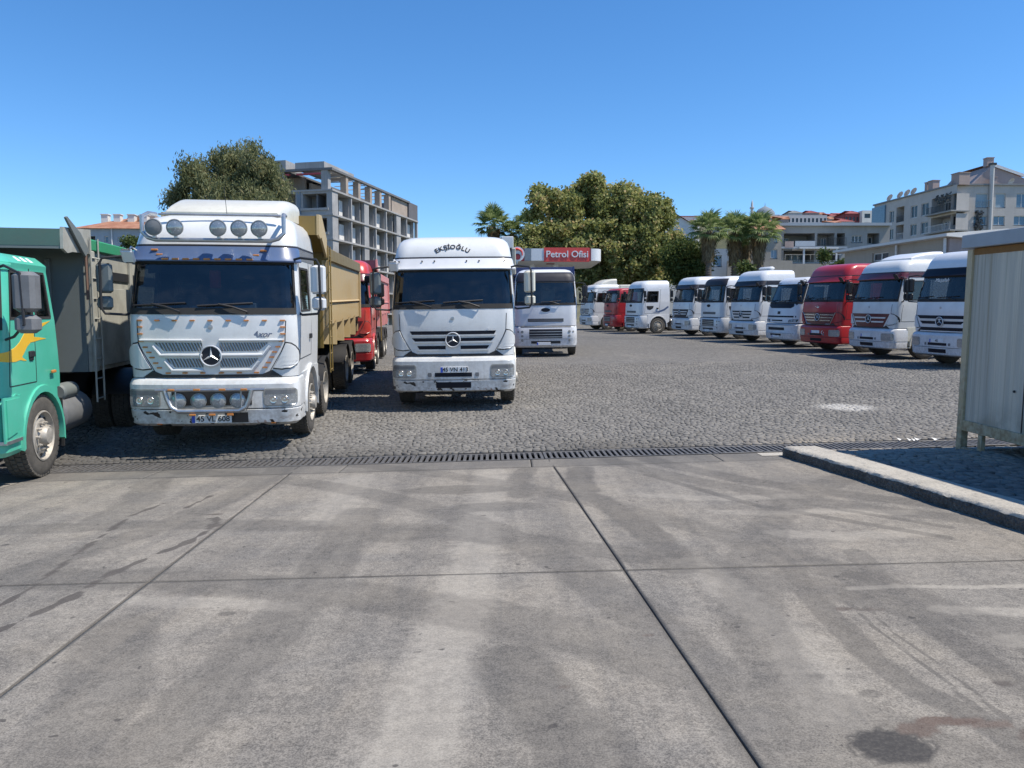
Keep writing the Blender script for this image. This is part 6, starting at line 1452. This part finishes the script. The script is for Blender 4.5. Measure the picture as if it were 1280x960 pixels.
for a_, b2, t_, Y, mt_, rf, lb in ((900, 911, 276, 330, 'far_white', 'far_red', 'small white hillside house with dark red roof, leftmost of the upper cluster'), (914, 925, 274, 335, 'pink_wall', 'roof_tile', 'small pinkish hillside house with orange roof left of the mosque'), (966, 977, 271, 345, 'far_white', 'far_red', 'white hillside house with dark red roof right of the mosque dome'), (1000, 1012, 268, 350, 'far_white', 'far_red', 'white hillside house with dark red roof peeping over the long pale block'), (1022, 1033, 268, 352, 'white_wall', 'roof_tile', 'bright white hillside house with orange roof over the right end of the long pale block'), (1036, 1047, 270, 330, 'far_white', 'far_red', 'white hillside house with red roof in the gap right of the long pale block'), (1046, 1056, 269, 345, 'pink_wall', 'far_red', 'pinkish hillside house with red roof touching the dark red building'), (1088, 1098, 270, 350, 'far_white', 'roof_tile', 'white hillside house with orange roof next to the blank white gable'), (942, 950, 274, 340, 'pink_wall', 'roof_tile', 'narrow pinkish hillside house directly left of the mosque hall'), (976, 986, 274, 280, 'pink_wall', 'roof_tile', 'pinkish hillside house with orange roof before the left end of the long pale block'), (1040, 1052, 280, 250, 'bluish_wall', 'roof_tile', 'bluish hillside house with orange roof just above the grey balcony house')):
    hill_house(a_, b2, t_, Y, 3, mt_, rf, lb, cols=4)
c0 = W(956, 270, 330); mo = building('mosque', 'distant mosque dome with small minaret on the hill top', (c0.x, 330, G(c0.x, 330)-3), 0, 'mosque'); z0 = c0.z-(G(c0.x, 330)-3)
part(mo, 'hall', 'far_white', -5, 5, -4, 4, 0, z0); m = MB(); m.lathe([(z0, 4.2), (z0+1.5, 3.9), (z0+2.8, 2.8), (z0+3.6, 1.2), (z0+4.2, .15), (z0+5.4, .05)], (0,0,0), 'z', 18); m.build('dome', 'steel_blue', mo); m = MB(); m.lathe([(0,.7),(z0+3,.6),(z0+3.2,1),(z0+3.6,1),(z0+3.7,.5),(z0+5,.5),(z0+7,0)], (-5.5,0,0), 'z', 10); m.build('minaret', 'far_white', mo)
m = MB(); m.tube([(0,0,0),(0,0,2)], .1, 4)

# ---------------------------------------------------------------- fuel station canopy with the sign
plain('sign_red', (.62, .06, .05), .35, var=.04); plain('sign_white', (.68, .69, .70), .35, var=.04); plain('sign_maroon', (.22, .02, .03), .4); plain('soffit', (.62, .62, .60), .6); plain('sign_grey', (.17, .21, .25), .5)
Yc = 66; p0 = W(648, 318, Yc); p1 = W(753, 318, Yc); zc = p0.z; gz = G(4, Yc); fc = empty('fuel_canopy', (p0.x, Yc, gz), (0, 0, R(1))); tag(fc, 'fuel station canopy with red Petrol Ofisi fascia and white rounded corners', 'canopy'); Wd = p1.x-p0.x; zc -= gz
def rr(x0, x1, y0, y1, r, z): return [(cx_+r*math.cos(R(a_)), cy_+r*math.sin(R(a_)), z) for cx_, cy_, s_ in ((x1-r, y0+r, 270), (x1-r, y1-r, 0), (x0+r, y1-r, 90), (x0+r, y0+r, 180)) for a_ in range(s_, s_+91, 15)]
m = MB(); m.loft([rr(0, Wd, 0, 9, .9, zc-.52), rr(0, Wd, 0, 9, .9, zc+.50)], closed=True, cap0=True, cap1=True); m.build('canopy_body', 'sign_white', fc)
m = MB(); m.loft([rr(1.0, Wd-1.0, 1.0, 8, .5, zc-.62), rr(.03, Wd-.03, .03, 9-.03, .88, zc-.50)], closed=True, cap0=True); m.build('soffit', 'soffit', fc)
xf = lambda p: W(p, 318, Yc).x-p0.x
part(fc, 'fascia_panel', 'sign_red', xf(680), xf(737), -.05, .4, zc-.60, zc+.58); part(fc, 'fascia_edge', 'sign_maroon', xf(737), xf(739), -.03, .4, zc-.53, zc+.51); part(fc, 'fascia_panel', 'sign_grey', xf(655.5), xf(664), -.04, .4, zc-.53, zc+.51); part(fc, 'fascia_panel', 'sign_maroon', xf(651), xf(655.5), -.03, .4, zc-.54, zc+.52)
text('fascia_lettering', 'Petrol Ofisi', .78, (xf(709), -.08, zc-.0), fc, 'sign_white', ext=.02, bold=.012)
m = MB(); m.lathe([(0,.0),(0,.62),(.1,.62)], (xf(646.5), -.35, zc), 'y', 24); rd = m.build('roundel', 'sign_white', fc); m = MB(); m.lathe([(0,.0),(0,.26),(.03,.26)], (xf(646.8), -.40, zc-.22), 'y', 16); m.build('roundel_mark', 'sign_maroon', rd); m = MB(); m.tube([(xf(646.5)+.42*math.cos(R(a_)), -.38, zc+.42*math.sin(R(a_))) for a_ in range(-20, 150, 15)], [.04+.01*k for k in range(12)], 6); m.build('roundel_swoosh', 'sign_red', rd)
for x, y in ((1.3, 3), (3.4, 3), (1.3, 7), (3.4, 7)): part(fc, 'column', 'sign_white', x-.2, x+.2, y-.2, y+.2, 0, zc-.6)
part(fc, 'ceiling_lamp', 'sign_maroon', 2.5, 3.2, 1.6, 2.2, zc-.67, zc-.625)
st = empty('station_shop', (0, 0, 0)); m = MB(); g = G(5, 84)
bpy.data.objects.remove(st)

# ---------------------------------------------------------------- trees
def leafmat(key, stops, rough=.6, trans=.25):
    b = MB_(key); r = b.attr('rnd'); c = b.ramp(r, stops); b.set(Base_Color=c, Roughness=rough); b.b.inputs['Specular IOR Level'].default_value = .25
    tl = b.t.nodes.new('ShaderNodeBsdfTranslucent'); b.t.links.new(c, tl.inputs[0]); mx = b.t.nodes.new('ShaderNodeMixShader'); mx.inputs[0].default_value = trans
    b.t.links.new(b.b.outputs[0], mx.inputs[1]); b.t.links.new(tl.outputs[0], mx.inputs[2]); b.t.links.new(mx.outputs[0], b.out.inputs['Surface']); M[key] = b.m
leafmat('eucalyptus_leaf', [(0, (.09, .11, .05)), (.5, (.20, .22, .105)), (.85, (.28, .28, .145)), (1, (.34, .30, .17))], trans=.45)
leafmat('plane_leaf', [(0, (.13, .15, .045)), (.35, (.25, .28, .095)), (.65, (.36, .36, .13)), (.85, (.48, .43, .20)), (1, (.45, .32, .16))], trans=.45)
leafmat('bush_leaf', [(0, (.04, .07, .022)), (.6, (.09, .125, .032)), (1, (.16, .17, .05))], trans=.35)
leafmat('palm_leaf', [(0, (.09, .15, .05)), (.6, (.19, .26, .09)), (1, (.34, .37, .18))], trans=.4); leafmat('palm_dead', [(0, (.12, .085, .045)), (1, (.30, .23, .13))], trans=.1)
plain('bark', (.13, .11, .09), .95, var=.3, nscale=3, bump=.5); plain('pale_bark', (.24, .21, .17), .9, var=.3, nscale=2)
def leaves(C, Rr, n, size, asp=2.0, droop=0.0, seed=1, shell=.75):
    """n small folded leaves spread through many clumps"""
    g = np.random.default_rng(seed); C = np.array(C); Rr = np.array(Rr); wgt = (Rr.prod(1))**.67; idx = g.choice(len(C), n, p=wgt/wgt.sum())
    d = g.normal(size=(n, 3)); d /= np.linalg.norm(d, axis=1)[:, None]; rad = g.uniform(.3, 1.05, n)**.8; far = g.uniform(0, 1, n) < .42; rad[far] = g.uniform(.9, 1.75, far.sum())
    rad *= 1+.16*np.sin(d[:, 0]*7+idx)*np.sin(d[:, 2]*6+idx*2); P = C[idx]+d*Rr[idx]*rad[:, None]
    a = g.normal(size=(n, 3)); a[:, 2] -= droop*2.2; a /= np.linalg.norm(a, axis=1)[:, None]; nr = d+g.normal(size=(n, 3))*.9; b_ = np.cross(a, nr); b_ /= np.linalg.norm(b_, axis=1)[:, None]+1e-9
    s = size*g.uniform(.6, 1.25, n)[:, None]; V = np.stack([P-a*s, P+b_*s/asp, P+a*s, P-b_*s/asp], 1).reshape(-1, 3); F = np.arange(n*4).reshape(-1, 4)
    clump = g.uniform(-.22, .22, len(C))[idx]; r_ = np.clip(g.beta(2, 2.4, n)+clump, 0, 1); return V, F, r_
def crown(kind, C0, R0, nsub, sub, seed):
    """clump centres over the surface of a few big masses, so that the outline is uneven"""
    g = np.random.default_rng(seed); C, Q = [], []
    for c, r_ in zip(C0, R0):
        k = int(nsub*(r_[0]*r_[2])/sum(q[0]*q[2] for q in R0))+2
        for _ in range(k):
            d = g.normal(size=3); d /= np.linalg.norm(d); t = g.uniform(.2, 1.0); p = np.array(c)+d*np.array(r_)*t; s = sub*g.uniform(.6, 1.25); C.append(p); Q.append((s, s, s*(1.25 if kind == 'droop' else .85)))
    return C, Q
def tree(name, label, cat, base, C0, R0, n, size, leaf, nsub=60, sub=1.0, kind='round', trunk_r=.35, asp=2, droop=0, seed=1, group=None, bark='bark', stems=1):
    root = empty(name, base); tag(root, label, cat, group); C, Q = crown(kind, C0, R0, nsub, sub, seed); V, F, r_ = leaves(C, Q, n, size, asp, droop, seed); link('crown', np_mesh('crown', V, F, leaf, r_), root)
    g = np.random.default_rng(seed+5); m = MB(); top = np.mean(np.array(C0), axis=0)
    for s_ in range(stems):
        b0 = np.array([0, 0, -.3])+(g.uniform(-.5, .5, 3)*(stems > 1)*[1, 1, 0]); mid = np.array([top[0]*.3, top[1]*.3, top[2]*.55])+g.uniform(-.4, .4, 3)
        m.tube([b0, (b0*.6+mid*.4)+g.uniform(-.15, .15, 3), mid], [trunk_r, trunk_r*.8, trunk_r*.6], 9)
        for k in g.choice(len(C), min(len(C), 22//stems+4), replace=False):
            e = np.array(C[k]); q = (mid+e)/2+np.array([0, 0, .1*np.linalg.norm(e-mid)])+g.uniform(-.3, .3, 3); m.tube([mid-(mid-b0)*.1, q, e], [trunk_r*.42, trunk_r*.2, trunk_r*.06], 5)
    m.build('trunk', bark, root); return root
def rel(px, py, Y, base): p = W(px, py, Y); return (p.x-base[0], p.y-base[1], p.z-base[2])
# eucalyptus behind the white dump truck
Y = 44; bx = W(290, 300, Y).x; base = (bx, Y, G(bx, Y)); k = Y/FPX
C0 = [rel(245, 222, Y, base), rel(288, 208, Y+1, base), rel(325, 212, Y, base), rel(268, 248, Y-1, base), rel(318, 250, Y-1, base), rel(222, 245, Y, base), rel(346, 240, Y+1, base), rel(285, 290, Y+1, base), rel(232, 275, Y+1, base)]
R0 = [(22*k, 1.3, 20*k), (27*k, 1.6, 30*k), (24*k, 1.5, 28*k), (34*k, 1.8, 24*k), (32*k, 1.8, 26*k), (14*k, 1, 14*k), (15*k, 1.2, 22*k), (55*k, 1.8, 28*k), (16*k, 1.0, 20*k)]
tree('eucalyptus_tree', 'dark eucalyptus tree with drooping foliage behind the white dump truck', 'tree', base, C0, R0, 60000, .125, 'eucalyptus_leaf', 280, .40, 'droop', .3, 3.2, .7, 11)
# broad plane tree in the middle
Y = 84; bx = W(745, 330, Y).x; base = (bx, Y, G(bx, Y)); k = Y/FPX
C0 = [rel(805, 300, Y-2, base), rel(772, 258, Y-1, base), rel(812, 268, Y-2, base), rel(765, 285, Y, base), rel(700, 262, Y, base), rel(742, 248, Y+2, base), rel(790, 262, Y, base), rel(822, 272, Y+1, base), rel(690, 300, Y-1, base), rel(735, 300, Y-2, base), rel(785, 310, Y-2, base), rel(825, 318, Y, base), rel(745, 345, Y, base), rel(800, 350, Y, base), rel(690, 342, Y, base), rel(735, 232, Y+1, base), rel(678, 245, Y+1, base)]
R0 = [(30*k, 2, 30*k), (26*k, 2.2, 22*k), (20*k, 2, 20*k), (40*k, 2.5, 34*k), (32*k, 3, 26*k), (38*k, 3.5, 26*k), (30*k, 3, 22*k), (17*k, 2.4, 28*k), (26*k, 2.6, 28*k), (40*k, 3.2, 34*k), (38*k, 3, 30*k), (18*k, 2, 30*k), (50*k, 3, 26*k), (40*k, 3, 24*k), (30*k, 3, 24*k), (18*k, 2, 12*k), (14*k, 2, 10*k)]
g_ = random.Random(4)
for px_, py_ in ((664,262),(676,244),(692,246),(734,219),(750,230),(790,242),(797,246),(816,250),(838,268),(843,292)):
    C0.append(rel(px_, py_+5, Y+g_.uniform(-1, 1), base)); r_ = g_.uniform(5, 9); R0.append((r_*k, 1.2, r_*k*g_.uniform(.9, 1.5)))
tree('plane_tree', 'broad plane tree with yellowing leaves behind the red fuel station sign', 'tree', base, C0, R0, 150000, .185, 'plane_leaf', 720, .62, 'round', .5, 1.35, .1, 21, bark='pale_bark')
# bushy dark trees right of it
Y = 76; bx = W(858, 330, Y).x; base = (bx, Y, G(bx, Y)); k = Y/FPX
C0 = [rel(858, 312, Y, base), rel(846, 325, Y, base), rel(872, 326, Y, base), rel(858, 343, Y, base)]; R0 = [(14*k, 1.6, 16*k), (16*k, 1.6, 18*k), (14*k, 1.6, 16*k), (26*k, 1.8, 18*k)]
tree('bushy_tree', 'dark green bushy tree between the plane tree and the palms', 'tree', base, C0, R0, 22000, .15, 'bush_leaf', 60, .7, 'round', .2, 1.6, 0, 31)
Y = 82; bx = W(655, 320, Y).x; base = (bx, Y, G(bx, Y)); k = Y/FPX
tree('bushy_tree', 'olive green bush in front of the small palms left of the sign', 'tree', base, [rel(650, 316, Y, base), rel(665, 300, Y, base), rel(640, 335, Y, base)], [(16*k, 1.5, 18*k), (12*k, 1.5, 18*k), (26*k, 1.5, 16*k)], 16000, .16, 'plane_leaf', 50, .8, 'round', .2, 1.5, 0, 35)
Y = 66; bx = W(163, 300, Y).x; base = (bx, Y, G(bx, Y)); k = Y/FPX
tree('bushy_tree', 'small round green tree in front of the red roofed house', 'tree', base, [rel(165, 305, Y, base), rel(160, 325, Y, base)], [(13*k, 1, 12*k), (16*k, 1.2, 20*k)], 9000, .11, 'bush_leaf', 30, .45, 'round', .14, 1.6, 0, 37)
for i, (px, py, Y, w_, lb) in enumerate(((1032, 322, 70, 7, 'bright green shrub beside the pergola of the grey house'), (935, 335, 60, 9, 'low shrub under the right palms'), (1052, 330, 62, 10, 'pale shrub in front of the beige annexe'))):
    bx = W(px, py, Y).x; base = (bx, Y, G(bx, Y)); k = Y/FPX; z = W(px, py, Y).z-base[2]
    tree('shrub', lb, 'shrub', base, [(0, 0, z), (0, 0, z*.5)], [(w_*k, .8, 8*k), (w_*k*1.2, .9, z*.5)], 3500, .12, 'bush_leaf', 16, .4, 'round', .08, 1.6, 0, 40+i)
# palms
def frond_mesh(seed, L=1.5, spread=70, blades=17, fold=.5):
    g = np.random.default_rng(seed); V, F = [], []
    stem = [(0,0,0), (L*.35,0,.10), (L*.62,0,.06)]; w_ = .03
    for a_, b_ in zip(stem, stem[1:]): o = len(V); V += [(a_[0],-w_,a_[2]), (a_[0],w_,a_[2]), (b_[0],w_,b_[2]), (b_[0],-w_,b_[2])]; F.append((o,o+1,o+2,o+3))
    tip = np.array(stem[-1])
    for k in range(blades):
        a_ = math.radians(-spread*1.5+3*spread*k/(blades-1)); l_ = L*.62*(1-.28*abs(k/(blades-1)-.5)*2)*g.uniform(.9, 1.08); d = np.array([math.cos(a_), math.sin(a_), .12]); s = np.array([-d[1], d[0], 0])*.055
        m1 = tip+d*l_*.6+[0,0,.02]; e = tip+d*l_+[0,0,-.30*l_*g.uniform(.6, 1.3)]; o = len(V); V += [tuple(tip), tuple(m1-s), tuple(m1+[0,0,-.03]), tuple(m1+s), tuple(e)]; F += [(o,o+1,o+2,o+2), (o,o+2,o+3,o+3), (o+1,o+4,o+2,o+2), (o+2,o+4,o+3,o+3)]
    F = [tuple(dict.fromkeys(f)) for f in F]; me = bpy.data.meshes.new('frond'); me.from_pydata([tuple(map(float, v)) for v in V], [], F); at = me.attributes.new('rnd', 'FLOAT', 'FACE'); at.data.foreach_set('value', g.uniform(0, 1, len(me.polygons)).astype(np.float32)); me.materials.append(M['palm_leaf']); return me
FR = [frond_mesh(s) for s in (1, 2, 3)]
def palm(px, py_c, Y, cr, label, skirt=2.6, seed=1, nf=38):
    p = W(px, py_c, Y); gz = G(p.x, Y); root = empty('palm_tree', (p.x, Y, gz)); tag(root, label, 'palm tree', 'fan palms behind the yard'); h = p.z-gz; g = random.Random(seed)
    m = MB(); m.tube([(0,0,-.3),(.08,0,h*.5),(0,0,h)], [.32,.26,.24], 9)
    for k in range(int(h/.22)): m.lathe([(0,.25),(.05,.30),(.09,.26)], (0,0,k*.22), 'z', 9)
    m.build('trunk', 'bark', root)
    for i in range(nf):
        el = math.radians(85-115*(i/(nf-1))**.85); az = i*2.39996+g.uniform(-.2, .2); o = link('frond', FR[i % 3], root, (math.cos(az)*.12, math.sin(az)*.12, h+.1-.25*i/nf), (g.uniform(-.3, .3), -el, az)); s = cr/2.0*g.uniform(.85, 1.1); o.scale = (s, s, s)
    gg = np.random.default_rng(seed); n = 620; V = []; az = gg.uniform(0, 2*PI, n); t = gg.uniform(0, 1, n)**.8; z = h-.2-t*skirt; r_ = .28+(1-t)*cr*.16+gg.uniform(0, .14, n); P = np.stack([np.cos(az)*r_, np.sin(az)*r_, z], 1)
    a_ = np.stack([np.cos(az)*.35, np.sin(az)*.35, -np.ones(n)], 1)+gg.normal(size=(n, 3))*.18; b_ = np.stack([-np.sin(az), np.cos(az), 0*az], 1)*.07; L_ = gg.uniform(.3, .6, n)[:, None]
    V = np.stack([P-a_*L_*.5, P+b_, P+a_*L_, P-b_], 1).reshape(-1, 3); link('dead_leaf_skirt', np_mesh('dead_leaf_skirt', V, np.arange(n*4).reshape(-1, 4), 'palm_dead', gg.uniform(0, 1, n)), root)
    return root
palm(886, 288, 72, 2.25, 'fan palm nearest the bushy tree, leftmost of the big three', 2.4, 1)
palm(918, 290, 74, 2.3, 'middle fan palm of the big three, with a long brown skirt', 2.7, 2)
palm(949, 290, 73, 2.35, 'rightmost fan palm of the big three beside the tiled house', 2.7, 3)
palm(932, 300, 76, 1.7, 'lower fan palm half hidden behind the big ones', 3.0, 4, 30)
palm(640, 292, 89, 1.9, 'low fan palm between the two small palms left of the plane tree', 2.0, 7, 32); palm(617, 282, 88, 2.7, 'small fan palm standing leftmost by the plane tree', 2.2, 5); palm(660, 284, 90, 2.3, 'thin fan palm close to the left side of the plane tree', 2.2, 6, 34)

# small things
m = MB(); m.box(-.12, .12, -.012, .012, 0, .25)
